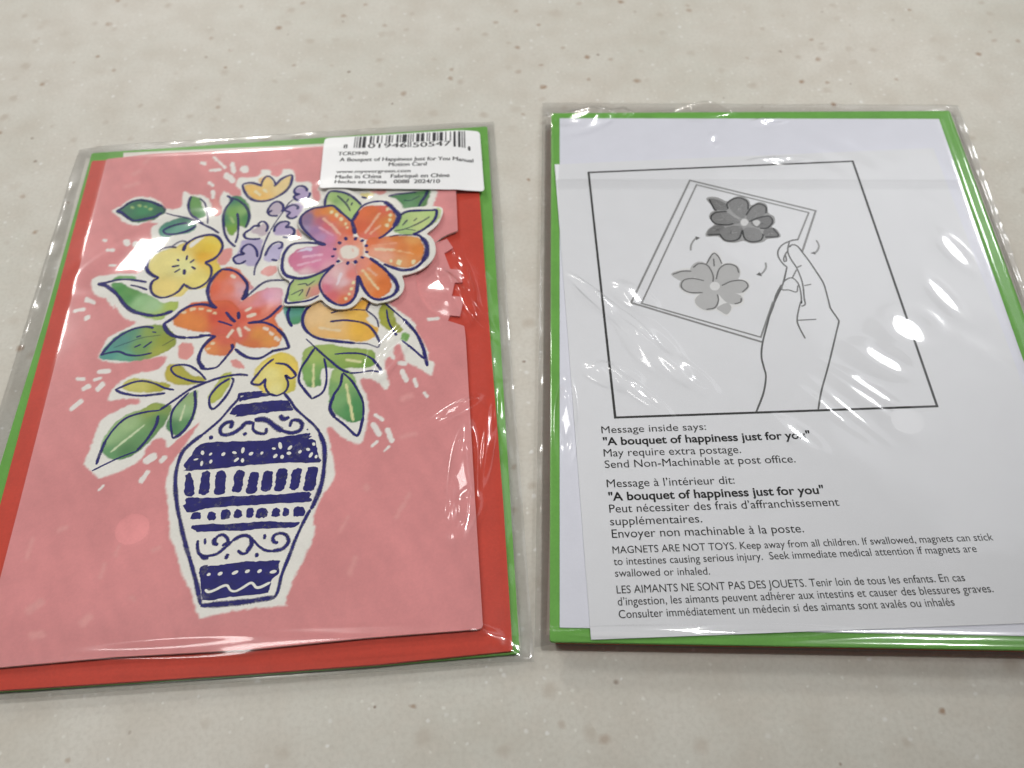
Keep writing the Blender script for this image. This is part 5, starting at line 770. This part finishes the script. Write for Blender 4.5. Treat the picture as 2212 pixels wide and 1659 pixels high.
def noise(nt, scale, detail=3, rough=.55):
    tc = nt.nodes.get('TC') or nt.nodes.new('ShaderNodeTexCoord'); tc.name = 'TC'
    n = nt.nodes.new('ShaderNodeTexNoise'); n.inputs['Scale'].default_value = scale; n.inputs['Detail'].default_value = detail; n.inputs['Roughness'].default_value = rough
    nt.links.new(tc.outputs['Object'], n.inputs['Vector']); return n.outputs[0]
def paper(name, col=None, rough=.5, spec=.3, var=.05, bump=.15):
    """card stock; without a colour it reads the printed tone of the mesh"""
    m, nt, N = mat(name)
    b = N('ShaderNodeBsdfPrincipled'); o = N('ShaderNodeOutputMaterial'); nt.links.new(b.outputs[0], o.inputs[0])
    if col is None:
        a = N('ShaderNodeAttribute', attribute_name='tone'); c = a.outputs[0]
    else:
        a = N('ShaderNodeRGB'); a.outputs[0].default_value = (*col, 1); c = a.outputs[0]
    n1 = ramp(nt, noise(nt, 140, 5), .3, .7, 1-var, 1+var); n2 = ramp(nt, noise(nt, 1600, 2), .3, .7, 1-var*.7, 1+var*.7)
    g = math_(nt, 'MULTIPLY', n1, n2)
    v = nt.nodes.new('ShaderNodeVectorMath'); v.operation = 'SCALE'; nt.links.new(c, v.inputs[0]); nt.links.new(g, v.inputs[3])
    nt.links.new(v.outputs[0], b.inputs['Base Color'])
    b.inputs['Roughness'].default_value = rough; b.inputs['Specular IOR Level'].default_value = spec
    if bump:
        bp = N('ShaderNodeBump'); bp.inputs['Strength'].default_value = bump; bp.inputs['Distance'].default_value = .00004
        nt.links.new(noise(nt, 2500, 2), bp.inputs['Height']); nt.links.new(bp.outputs[0], b.inputs['Normal'])
    return m
def ink_mat():
    m, nt, N = mat('navy_brush_ink')
    o = N('ShaderNodeOutputMaterial'); b = N('ShaderNodeBsdfPrincipled'); t = N('ShaderNodeBsdfTransparent'); mx = N('ShaderNodeMixShader')
    a = N('ShaderNodeAttribute', attribute_name='tone'); sx = N('ShaderNodeSeparateColor'); nt.links.new(a.outputs[0], sx.inputs[0])
    e = math_(nt, 'ADD', sx.outputs[1], math_(nt, 'MULTIPLY', math_(nt, 'SUBTRACT', noise(nt, 2600, 3), .5), .9))
    e = ramp(nt, e, .05, .55)
    worn = ramp(nt, noise(nt, 420, 4, .65), .34, .50, .74, 1.0)
    nt.links.new(math_(nt, 'MULTIPLY', math_(nt, 'MULTIPLY', e, worn), sx.outputs[0]), mx.inputs[0])
    c = mixc(nt, ramp(nt, noise(nt, 300, 3), .3, .7), alb((16, 14, 86)), alb((26, 24, 106)))
    nt.links.new(c, b.inputs['Base Color']); b.inputs['Roughness'].default_value = .5; b.inputs['Specular IOR Level'].default_value = .25
    nt.links.new(t.outputs[0], mx.inputs[1]); nt.links.new(b.outputs[0], mx.inputs[2]); nt.links.new(mx.outputs[0], o.inputs[0])
    return m
def film_mat(name, tint=.99, haze=.0015, boost=1.6, rough=.085, streak=0.0):
    m, nt, N = mat(name)
    o = N('ShaderNodeOutputMaterial'); t = N('ShaderNodeBsdfTransparent'); t.inputs[0].default_value = (tint, tint, tint, 1)
    g0 = N('ShaderNodeBsdfGlossy'); g0.inputs['Roughness'].default_value = rough
    g1 = N('ShaderNodeBsdfGlossy'); g1.inputs['Roughness'].default_value = .24      # milky, slightly scuffed
    g = N('ShaderNodeMixShader'); g.inputs[0].default_value = .30; nt.links.new(g0.outputs[0], g.inputs[1]); nt.links.new(g1.outputs[0], g.inputs[2])
    d = N('ShaderNodeBsdfDiffuse'); d.inputs[0].default_value = (.9, .9, .92, 1)
    m1 = N('ShaderNodeMixShader'); nt.links.new(t.outputs[0], m1.inputs[1]); nt.links.new(d.outputs[0], m1.inputs[2])
    nt.links.new(ramp(nt, noise(nt, 45, 4), .35, .75, haze*.5, haze*2), m1.inputs[0])
    ge = N('ShaderNodeNewGeometry'); dt = N('ShaderNodeVectorMath', operation='DOT_PRODUCT')   # Schlick, the same from both sides of the thin film
    nt.links.new(ge.outputs['Incoming'], dt.inputs[0]); nt.links.new(ge.outputs['Normal'], dt.inputs[1])
    f = math_(nt, 'ADD', .04, math_(nt, 'MULTIPLY', .96, math_(nt, 'POWER', math_(nt, 'SUBTRACT', 1.0, math_(nt, 'ABSOLUTE', dt.outputs['Value'], 0.0)), 5.0)))
    m2 = N('ShaderNodeMixShader'); nt.links.new(math_(nt, 'MINIMUM', math_(nt, 'MULTIPLY', f, boost), 1.0), m2.inputs[0])
    nt.links.new(m1.outputs[0], m2.inputs[1]); nt.links.new(g.outputs[0], m2.inputs[2]); nt.links.new(m2.outputs[0], o.inputs[0])
    return m
def counter_mat():
    m, nt, N = mat('speckled_solid_surface')
    o = N('ShaderNodeOutputMaterial'); b = N('ShaderNodeBsdfPrincipled'); nt.links.new(b.outputs[0], o.inputs[0])
    tc = N('ShaderNodeTexCoord'); tc.name = 'TC'
    c = mixc(nt, ramp(nt, noise(nt, 11, 3), .35, .65), alb((187, 185, 175), False), alb((194, 190, 181), False))
    c = mixc(nt, ramp(nt, noise(nt, 75, 4, .6), .40, .72, 0, .55), c, alb((173, 165, 152), False))
    c = mixc(nt, ramp(nt, noise(nt, 300, 3, .6), .5, .78, 0, .35), c, alb((204, 199, 190), False))
    c = mixc(nt, ramp(nt, noise(nt, 900, 2, .6), .42, .75, 0, .34), c, alb((166, 160, 149), False))
    def specks(scale, share, size, col, amount, seed):
        nonlocal c
        mp = N('ShaderNodeMapping'); mp.inputs['Location'].default_value = (seed, seed*.37, 0); nt.links.new(tc.outputs['Object'], mp.inputs['Vector'])
        wv = N('ShaderNodeTexNoise'); wv.inputs['Scale'].default_value = scale*2.2; nt.links.new(mp.outputs[0], wv.inputs['Vector'])
        ad = N('ShaderNodeVectorMath', operation='MULTIPLY_ADD'); nt.links.new(wv.outputs[1], ad.inputs[0]); ad.inputs[1].default_value = (.22/scale,)*3; nt.links.new(mp.outputs[0], ad.inputs[2])
        v = N('ShaderNodeTexVoronoi'); v.voronoi_dimensions = '2D'; v.inputs['Scale'].default_value = scale; nt.links.new(ad.outputs[0], v.inputs['Vector'])
        sp = N('ShaderNodeSeparateColor'); nt.links.new(v.outputs['Color'], sp.inputs[0])
        on = math_(nt, 'LESS_THAN', sp.outputs[0], share)
        rad = ramp(nt, sp.outputs[1], 0, 1, size*.45, size)
        inside = ramp(nt, math_(nt, 'DIVIDE', v.outputs['Distance'], rad), .35, 1.1, 1, 0)
        k = math_(nt, 'MULTIPLY', math_(nt, 'MULTIPLY', on, inside), ramp(nt, sp.outputs[2], 0, 1, amount*.35, amount))
        c = mixc(nt, k, c, col)
    specks(105, .22, .24, alb((164, 153, 139), False), .62, 1.3)
    specks(120, .10, .19, alb((140, 112, 88), False), .85, 4.1)
    specks(65, .12, .22, alb((170, 160, 147), False), .5, 7.7)
    specks(230, .11, .19, alb((230, 227, 219), False), .55, 2.9)
    specks(380, .12, .22, alb((226, 222, 214), False), .45, 5.3)
    specks(240, .008, .20, alb((112, 88, 70), False), .8, 9.1)
    nt.links.new(c, b.inputs['Base Color']); b.inputs['Roughness'].default_value = .55; b.inputs['Specular IOR Level'].default_value = .25
    bp = N('ShaderNodeBump'); bp.inputs['Strength'].default_value = .12; bp.inputs['Distance'].default_value = .0001
    nt.links.new(noise(nt, 700, 3), bp.inputs['Height']); nt.links.new(bp.outputs[0], b.inputs['Normal'])
    return m
M_PRINT = paper('printed_card', None, .48, .3, .035)
M_CORE = paper('white_card_edge', alb((215, 208, 200)), .6, .2)
M_PINKC = paper('pink_card', alb((203, 131, 131)), .45, .3)
M_RED = paper('red_card', alb((184, 60, 43)), .45, .3, .06)
M_GREEN = paper('green_envelope_paper', alb((97, 156, 66)), .55, .25, .07)
M_WHITE = paper('white_paper', alb((207, 208, 217)), .5, .3, .015)
M_SHEET = paper('leaflet_paper', alb((209, 210, 213)), .5, .3, .012)
M_LABEL = paper('label_paper', alb((222, 221, 224)), .4, .35, .012)
M_TONE = paper('printed_ink', None, .5, .25, .03, 0)
M_INK = ink_mat()
M_FILM = film_mat('clear_cellophane')
M_FILMBACK = film_mat('greyed_cellophane_back', .87, .0, .5, .1)  # second film layer; its grey tint also stands in for shade along the margin
def band_mat():
    m, nt, N = mat('adhesive_band'); o = N('ShaderNodeOutputMaterial'); t = N('ShaderNodeBsdfTransparent'); a = N('ShaderNodeAttribute', attribute_name='tone')
    nt.links.new(a.outputs[0], t.inputs[0]); nt.links.new(t.outputs[0], o.inputs[0]); return m
M_STRIP = band_mat()
M_COUNTER = counter_mat()

def thing(name, label, cat, pose, group=None):
    o = bpy.data.objects.new(name, None); COL.objects.link(o); o.empty_display_size = .02
    o.location = (pose[0]*MM, pose[1]*MM, 0); o.rotation_euler = (0, 0, pose[2])
    o['label'] = label; o['category'] = cat
    if group: o['group'] = group
    return o
def tag(o, label, cat, pose, group=None):
    o.location = (pose[0]*MM, pose[1]*MM, 0); o.rotation_euler = (0, 0, pose[2]); o['label'] = label; o['category'] = cat
    if group: o['group'] = group
    return o

# ------------------------------------------------------------------ the counter
B = Builder(); slab(B, round_corners(np.array([(-700, -500), (700, -500), (700, 900), (-700, 900)], float), 20), -30, 0, M_COUNTER)
ct = B.link('countertop'); ct['kind'] = 'structure'; ct['label'] = 'pale grey beige counter top with brown and white specks'

# ------------------------------------------------------------------ print painting
def paint(base, fills):
    def fn(V):
        X, Y = V[:, 0], V[:, 1]
        C = np.tile(alb(base), (len(V), 1))
        wob = vnoise(X, Y, .9, 3)*.45+vnoise(X, Y, .35, 4)*.22
        mot = 1+vnoise(X, Y, 5, 8)*.10+vnoise(X, Y, 1.6, 9)*.05
        C *= (mot**.6*(1+vnoise(X, Y, 22, 12)*.14+vnoise(X+.5*Y, (Y-.5*X)/5, 2.4, 13)*.07))[:, None]
        for flat, col, grad, soft, sm in fills:
            P = pts(flat); P = catmull(P, True, 3) if sm else P
            lo, hi = P.min(0)-soft*2-.5, P.max(0)+soft*2+.5
            k = np.where((X > lo[0]) & (X < hi[0]) & (Y > lo[1]) & (Y < hi[1]))[0]
            if not len(k): continue
            q = V[k]; sd, _ = sdist(q, P)
            a = np.clip(.5-(sd+wob[k]*min(1, soft*1.8))/max(soft, .28), 0, 1); a = a*a*(3-2*a)
            c = alb(col)
            if grad:
                gp = np.array([pts(g)[0] for g, _ in grad]); gc = np.array([alb(v) for _, v in grad])
                d2 = ((q[:, None]-gp[None])**2).sum(2)+.8; w = d2**-1.6; c = (w@gc)/w.sum(1)[:, None]
                c = c*(mot[k][:, None]**1.3)*(1-.10*np.exp(-((sd+.35)/.3)**2))[:, None]
            C[k] = C[k]*(1-a[:, None])+c*a[:, None]
        return C
    return fn
def ink_all(B, rows, z):
    for flat, w, sh in rows:
        P = pts(flat)
        if w == 0:                                                  # broad brush mark with a ragged edge
            q = catmull(P, True, 8); q = q+np.c_[vnoise(q[:, 0], q[:, 1], .5, 31)*.34+vnoise(q[:, 0], q[:, 1], 1.6, 33)*.3, vnoise(q[:, 0], q[:, 1], .5, 32)*.34+vnoise(q[:, 0], q[:, 1], 1.6, 34)*.3]
            flat_poly(B, q, z, M_INK, (sh, 1, 0))
        else: ribbon(B, P, w*1.12, z+random.random()*.012, M_INK, sh, edge_attr=True)

# ------------------------------------------------------------------ front packet
front = thing('greeting_card', 'pink greeting card printed with flowers in a blue and white vase', 'greeting card', POSE_L)
B = Builder(); slab(B, pts(RED_BACK), 1.3, 2.2, M_RED, None, .6); B.link('back_panel', front)['label'] = 'plain red back panel showing as a border'
B = Builder(); slab(B, pts(WHEEL), 2.3, 2.8, M_PINKC); B.link('thumb_wheel', front)['label'] = 'pink toothed turning wheel'
B = Builder(); slab(B, pts(INNER), 2.85, 2.95, M_CORE); B.link('inner_page', front)['label'] = 'white inner page, its top edge showing'
B = Builder()
panel_out = round_corners(pts(PANEL), .5, 3)
grid_slab(B, panel_out, .3, 3.4, .55, M_PRINT, M_CORE, paint((203, 131, 131), PANEL_FILLS))
ink_all(B, PANEL_INK, 3.43)
for flat, w in PANEL_WHITE: ribbon(B, pts(flat), w, 3.47, M_TONE, alb((222, 216, 208)), .7)
B.link('front_panel', front)
B = Builder()
fo = catmull(pts(FLOWER), True, 3)
grid_slab(B, fo, .22, 4.5, .5, M_PRINT, M_CORE, paint((222, 215, 207), FLOWER_FILLS))
ink_all(B, FLOWER_INK, 4.53)
B.link('flower_spinner', front)['label'] = 'die cut flower with orange and purple petals'
B = Builder(); slab(B, pts(ENV_L), .35, 1.2, M_GREEN, None, .8)
tag(B.link('envelope'), 'green envelope lying under the pink flower card', 'envelope', POSE_L, 'green envelopes')

# ------------------------------------------------------------------ cellophane
def to_local(p, pose):
    d = np.array([p[0]/MM-pose[0], p[1]/MM-pose[1]]); c, s = math.cos(pose[2]), math.sin(pose[2])
    return np.array([d[0]*c+d[1]*s, -d[0]*s+d[1]*c, p[2]/MM])
def blur(h, k):
    r = int(3*k)+1; w = np.exp(-.5*(np.arange(-r, r+1)/k)**2); w /= w.sum()
    for ax in (0, 1):
        p = np.pad(h, [(r, r) if a == ax else (0, 0) for a in (0, 1)], mode='edge')
        h = np.apply_along_axis(lambda v: np.convolve(v, w, 'valid'), ax, p)
    return h
def make_film(quad, layers, glints, pose, seed, diag, ground=.7, step=.35):
    """height field of the film stretched over the layers inside it, with its wrinkles"""
    lo, hi = quad.min(0)-3, quad.max(0)+3
    xs, ys = np.arange(lo[0], hi[0], step), np.arange(lo[1], hi[1], step)
    X, Y = np.meshgrid(xs, ys, indexing='ij'); Q = np.c_[X.ravel(), Y.ravel()]
    H = np.full(len(Q), ground)
    for P, z, sl, dome in layers:
        sd, _ = sdist(Q, P); inn = np.maximum(-sd, 0)
        H = np.maximum(H, z+dome*(1-np.exp(-inn/9))-sl*np.maximum(sd, 0))
    H = blur(H.reshape(X.shape), .55/step)
    over = np.clip((H-ground)/1.5, 0, 1)
    ca, sa = math.cos(diag), math.sin(diag); xr, yr = X*ca+Y*sa, -X*sa+Y*ca
    nz = np.clip(vnoise(X, Y, 26, seed+11)+.25, 0, 1)*(vnoise(xr/7.0, yr, 4.6, seed+12)*.24+vnoise(xr/9.0, yr, 2.2, seed+13)*.03)
    nz = blur(nz+vnoise(X, Y, 17, seed)*.24+vnoise(X, Y, 7, seed+1)*.045, 1.3/step)
    quiet = np.zeros(X.shape)
    for flat, w in glints:
        a, b = pts(flat); c = (a+b)/2; L = np.hypot(*(b-a))+w*.6; u = (b-a)/max(np.hypot(*(b-a)), 1e-6)
        r2 = (((X-c[0])*u[0]+(Y-c[1])*u[1])/(.75*L))**2+(((Y-c[1])*u[0]-(X-c[0])*u[1])/w)**2; quiet = np.maximum(quiet, np.exp(-np.minimum(r2, 30)**1.5*.6))
    H = H+over*nz*(1-.85*quiet)
    # creases along the free rim
    rim = (1-over)*over*4
    H = H+rim*(vnoise(X, Y, 4.5, seed+5)*.34)+(1-over)*vnoise(X, Y, 6, seed+6)*.35
    qd, _ = sdist(Q, quad); H = H+.09*np.exp(-((qd.reshape(X.shape)+.7)/.28)**2)      # welded seam near the rim
    gx, gy = np.gradient(H, step); cam_l = to_local((0, 0, cam_h*MM), pose); lam = [to_local(l[1], pose) for l in LAMPS]
    H0 = H.copy()
    for flat, w in glints:
        a, b = pts(flat); c = (a+b)/2; L = np.hypot(*(b-a))+w*.6; u = (b-a)/max(np.hypot(*(b-a)), 1e-6); v = np.array([-u[1], u[0]])
        i, j = int(np.clip((c[0]-lo[0])/step, 1, X.shape[0]-2)), int(np.clip((c[1]-lo[1])/step, 1, X.shape[1]-2))
        p = np.array([c[0], c[1], H0[i, j]]); ev = cam_l-p; ev /= np.linalg.norm(ev); best = None
        for l in lam:
            lv = l-p; lv /= np.linalg.norm(lv); h = ev+lv; s = -h[:2]/h[2]-np.array([gx[i, j], gy[i, j]])
            if best is None or np.hypot(*s) < np.hypot(*best): best = s
        dx, dy = X-c[0], Y-c[1]; A, Bw = .80*L, 1.5*w
        r2 = ((dx*u[0]+dy*u[1])/A)**2+((dx*v[0]+dy*v[1])/Bw)**2
        r2 = np.minimum(r2, 30); wn = np.exp(-r2**1.8); wr = np.exp(-(r2/2.0)**3)
        rise = .38*(abs(best@u)*A+abs(best@v)*Bw)                   # the wrinkle stands up from what it covers
        H = H+(best[0]*dx+best[1]*dy)*wn+rise*wr
    return lo, step, X, Y, H
def sample(field):
    lo, step, X, Y, H = field
    def fn(x, y):
        u, v = (np.asarray(x)-lo[0])/step, (np.asarray(y)-lo[1])/step
        i, j = np.clip(np.floor(u).astype(int), 0, H.shape[0]-2), np.clip(np.floor(v).astype(int), 0, H.shape[1]-2); a, b = np.clip(u-i, 0, 1), np.clip(v-j, 0, 1)
        return (H[i, j]*(1-a)+H[i+1, j]*a)*(1-b)+(H[i, j+1]*(1-a)+H[i+1, j+1]*a)*b
    return fn
def film_mesh(B, quad, fn, hole, hr, step=.38):
    nx, ny = int(140/step), int(190/step); u, v = np.linspace(0, 1, nx), np.linspace(0, 1, ny); U, V_ = np.meshgrid(u, v, indexing='ij')
    tl, tr, br, bl = quad
    XY = (tl[None, None]*(1-U[..., None])+tr*U[..., None])*V_[..., None]+(bl*(1-U[..., None])+br*U[..., None])*(1-V_[..., None])
    x, y = XY[..., 0].ravel(), XY[..., 1].ravel(); idx = np.arange(nx*ny).reshape(nx, ny)
    q = np.stack([idx[:-1, :-1], idx[1:, :-1], idx[1:, 1:], idx[:-1, 1:]], -1).reshape(-1, 4)
    # the punched vent hole
    d = np.hypot(x-hole[0], y-hole[1]); q = q[np.hypot(x[q].mean(1)-hole[0], y[q].mean(1)-hole[1]) > hr]
    k = np.abs(d-hr) < step*.75; k &= np.isin(np.arange(len(x)), q[(d[q] < hr+step).any(1)])
    x = np.where(k & (d < hr+step*.45), hole[0]+(x-hole[0])/np.maximum(d, 1e-6)*hr, x); y = np.where(k & (d < hr+step*.45), hole[1]+(y-hole[1])/np.maximum(d, 1e-6)*hr, y)
    used, inv = np.unique(q, return_inverse=True); q = inv.reshape(q.shape); x, y = x[used], y[used]
    B.add(np.c_[x, y, fn(x, y)], q, M_FILM, (.8, .8, .8))
    # its back, from the welded rim down to the counter under the packet
    n = 40; c0 = quad.mean(0); rim_ = np.concatenate([quad[k]+(quad[(k+1) % 4]-quad[k])*np.linspace(0, 1, n, endpoint=False)[:, None] for k in range(4)]); m = len(rim_); V = []
    for fr, zf in ((0, 1.0), (.35, .72), (1.0, 0.0)):
        p = rim_+(c0-rim_)/np.hypot(*(c0-rim_).T)[:, None]*fr*4.5; zr = fn(rim_[:, 0], rim_[:, 1])-.03
        V.append(np.c_[p, .12+(zr-.12)*zf])
    B.add(np.concatenate(V), [(r*m+i, r*m+(i+1) % m, (r+1)*m+(i+1) % m, (r+1)*m+i) for r in (0, 1) for i in range(m)], M_FILMBACK, (.8, .8, .8))
def corners(P): return np.array([P[0], P[1], P[-2] if len(P) > 4 else P[2], P[-1]])
fl = pts(FILM_L); quad_l = np.array([fl[0], fl[1], fl[5], fl[7]])
pp = pts(PANEL); panel_hull = np.array([pp[0], pp[4], pp[(pp[:, 0]-pp[:, 1]).argmax()], pp[(pp[:, 0]+pp[:, 1]).argmin()]])
field_l = make_film(quad_l, [(pts(ENV_L), 1.35, .62, .0), (pts(RED_BACK), 2.4, .5, .0), (panel_hull, 3.65, .2, .15), (fo, 4.75, .16, .05)], GLINT_L, POSE_L, 21, .55, .75)
fn_l = sample(field_l)
sleeve = thing('cellophane_sleeve', 'clear cellophane sleeve with a white barcode sticker, round the pink card', 'plastic sleeve', POSE_L, 'clear card sleeves')
B = Builder(); film_mesh(B, quad_l, fn_l, pts(DOT_L)[0], 4.2); B.link('film', sleeve, True)

# ------------------------------------------------------------------ lettering
FONT = bpy.data.curves.new('lettering', 'FONT')
def text_mesh(s, bold, weight=0.0):
    cu = bpy.data.curves.new('lettering', 'FONT'); cu.body = s; cu.size = 1; cu.resolution_u = 4; cu.offset = .022 if bold else weight; cu.fill_mode = 'FRONT'
    o = bpy.data.objects.new('lettering', cu); COL.objects.link(o)
    dg = bpy.context.evaluated_depsgraph_get(); me = bpy.data.meshes.new_from_object(o.evaluated_get(dg))
    V = np.array([v.co[:2] for v in me.vertices]).reshape(-1, 2); F = [tuple(p.vertices) for p in me.polygons]
    bpy.data.objects.remove(o); bpy.data.curves.remove(cu); bpy.data.meshes.remove(me)
    return V, F
VC, _ = text_mesh('H', 0); CAPH = VC[:, 1].max()
def lettering(B, rows, z, mat_, zfn=None, weight=0.0):
    for (p0, p1, cap, bold, g), s in rows:
        V, F = text_mesh(s, bold); a, b = pts(p0)[0], pts(p1)[0]
        d = b-a; L = np.hypot(*d); d = d/L; n = np.array([-d[1], d[0]])
        x = (V[:, 0]-V[:, 0].min())/(V[:, 0].max()-V[:, 0].min())*(L if len(s) > 1 else cap*(.3 if s == '1' else .62)); y = V[:, 1]/CAPH*cap
        Q = a+x[:, None]*d+y[:, None]*n
        zz = np.full(len(Q), z) if zfn is None else zfn(Q[:, 0], Q[:, 1])+z
        for k in ((0,) if not weight else (-1, 0, 1)):
            B.add(np.c_[Q+d*weight*k, zz+k*.0006], F, mat_, alb((255*(g*.6+.05),)*3)*.9)

# sticker on the sleeve
lo_, st_, X_, Y_, H_ = field_l; Hs = blur(H_, 5/st_); st_f = sample((lo_, st_, X_, Y_, np.maximum(Hs, blur(np.maximum(H_, Hs), .8/st_))))
sp_ = round_corners(pts(STICKER), 1.8); x0_ = sp_[:, 0].max(); y0_ = sp_[:, 1].min()
st_z = lambda x, y: st_f(x, y)+.10+.5*np.clip((np.asarray(x)-x0_+14)/14, 0, 1)**2*np.clip((y0_+10-np.asarray(y))/10, 0, 1)  # one corner lifts a little
B = Builder()
grid_slab(B, round_corners(pts(STICKER), 1.8), .5, .16, .1, M_LABEL, M_LABEL, lambda V: np.tile(alb((222, 221, 224)), (len(V), 1)), st_z)
lettering(B, STEXT, .2, M_TONE, st_z, .07)
bq = pts(BARCODE); bl, tl, tr, br = bq[:4]
LC = ['0001101', '0011001', '0010011', '0111101', '0100011', '0110001', '0101111', '0111011', '0110111', '0001011']
digits = [8, 0, 1, 9, 4, 6, 5, 0, 5, 4, 7, 1]
code = [('101', 1)]+[(LC[d], 1 if k == 0 else 0) for k, d in enumerate(digits[:6])]+[('01010', 1)]+[(''.join('10'[int(c)] for c in LC[d]), 1 if k == 5 else 0) for k, d in enumerate(digits[6:])]+[('101', 1)]
bits = [(c, long) for s, long in code for c in s]; n = len(bits); k = 0
while k < n:
    if bits[k][0] == '1':
        e = k
        while e < n and bits[e][0] == '1': e += 1
        t0, t1 = k/n, e/n; lg = 1.0 if bits[k][1] else .66
        q = np.array([tl+(tr-tl)*t0, tl+(tr-tl)*t0+(bl-tl+((br-tr)-(bl-tl))*t0)*lg, tl+(tr-tl)*t1+(bl-tl+((br-tr)-(bl-tl))*t1)*lg, tl+(tr-tl)*t1])
        t = np.linspace(0, 1, 9)[:, None]; q = np.concatenate([q[0]*(1-t)+q[1]*t, q[3]*(1-t)+q[2]*t])
        B.add(np.c_[q, st_z(q[:, 0], q[:, 1])+.2], [(i, i+1, i+10, i+9) for i in range(8)], M_TONE, (.03, .03, .035)); k = e
    else: k += 1
B.link('barcode_sticker', sleeve)

# ------------------------------------------------------------------ back packet
er = pts(ENV_R)
B = Builder(); slab(B, er*np.array([.985, .99]), .4, 3.7, M_RED, None, .8)
tag(B.link('greeting_card'), 'red greeting card face down under the green envelope, only its lower edge showing', 'greeting card', POSE_R)
B = Builder(); slab(B, er, 3.75, 4.6, M_GREEN, None, .8)
tag(B.link('envelope'), 'green envelope lying under the white instruction leaflet', 'envelope', POSE_R, 'green envelopes')
B = Builder(); slab(B, pts(BACKING), 4.65, 4.8, M_WHITE, None, .2)
tag(B.link('backing_sheet'), 'blank white sheet between the green envelope and the printed leaflet', 'paper sheet', POSE_R)
B = Builder(); slab(B, pts(SHEET), 4.85, 5.0, M_SHEET)
for k, (flat, g) in enumerate(PETALS):
    P = catmull(pts(flat), True, 3); z = 5.006+k*.0008; flat_poly(B, P, z, M_TONE, alb((255*(.33+g*.55),)*3))
    c0 = P.mean(0); ext = np.ptp(P, axis=0).max()
    if ext > 3.0 and g < .5:                                       # brushed streaks along the petal
        for m in range(5):
            d = P[random.randrange(len(P))]-c0
            ribbon(B, np.array([c0+d*(-.15+.1*random.random()), c0+d*(.35+.3*random.random())]), .16, z+.0004, M_TONE, alb((255*(.33+(g+random.choice((-.14, .16, .26)))*.55),)*3), .8)
for k, (flat, w, g, sm) in enumerate(DRAW):
    c = alb((255*(g*1.05+.13),)*3)
    if w == 0: flat_poly(B, pts(flat), 5.05, M_TONE, c)
    else: ribbon(B, pts(flat), w*.95, 5.032+k*.0004, M_TONE, c, .1, bool(sm), .04)
lettering(B, TEXT, 5.05, M_TONE)
tag(B.link('instruction_leaflet'), 'white leaflet printed with a hand holding a card and magnet warnings', 'leaflet', POSE_R)
quad_r = corners(pts(FILM_R))
field_r = make_film(quad_r, [(er, 4.85, 1.1, .0), (pts(BACKING), 5.15, .5, .2)], GLINT_R, POSE_R, 57, -.75, 1.7)
fn_r = sample(field_r)
sleeve2 = thing('cellophane_sleeve', 'clear cellophane sleeve with a grey adhesive band, round the white leaflet', 'plastic sleeve', POSE_R, 'clear card sleeves')
B = Builder(); film_mesh(B, quad_r, fn_r, pts(DOT_R)[0], 4.2); B.link('film', sleeve2, True)
B = Builder(); sq = pts(STRIP_R); nn = 60; t = np.linspace(0, 1, nn)[:, None]
top, bot = sq[0]*(1-t)+sq[1]*t, sq[3]*(1-t)+sq[2]*t; rows = [(0, 1.0), (.12, .915), (.36, .95), (.5, .945), (.85, .955), (1.05, 1.0)]; fade = .55+.45*(vnoise(t[:, 0]*30, t[:, 0]*0, 6, 5)+.5)
V = np.concatenate([top+(bot-top)*k for k, _ in rows]); C = np.concatenate([1-(1-v)*np.tile(fade[:, None], 3) for _, v in rows])
B.add(np.c_[V, fn_r(V[:, 0], V[:, 1])+.07], [(i+r*nn, i+nn+r*nn, i+nn+1+r*nn, i+1+r*nn) for r in range(len(rows)-1) for i in range(nn-1)], M_STRIP, C)
B.link('adhesive_band', sleeve2, True)
bpy.data.curves.remove(FONT)
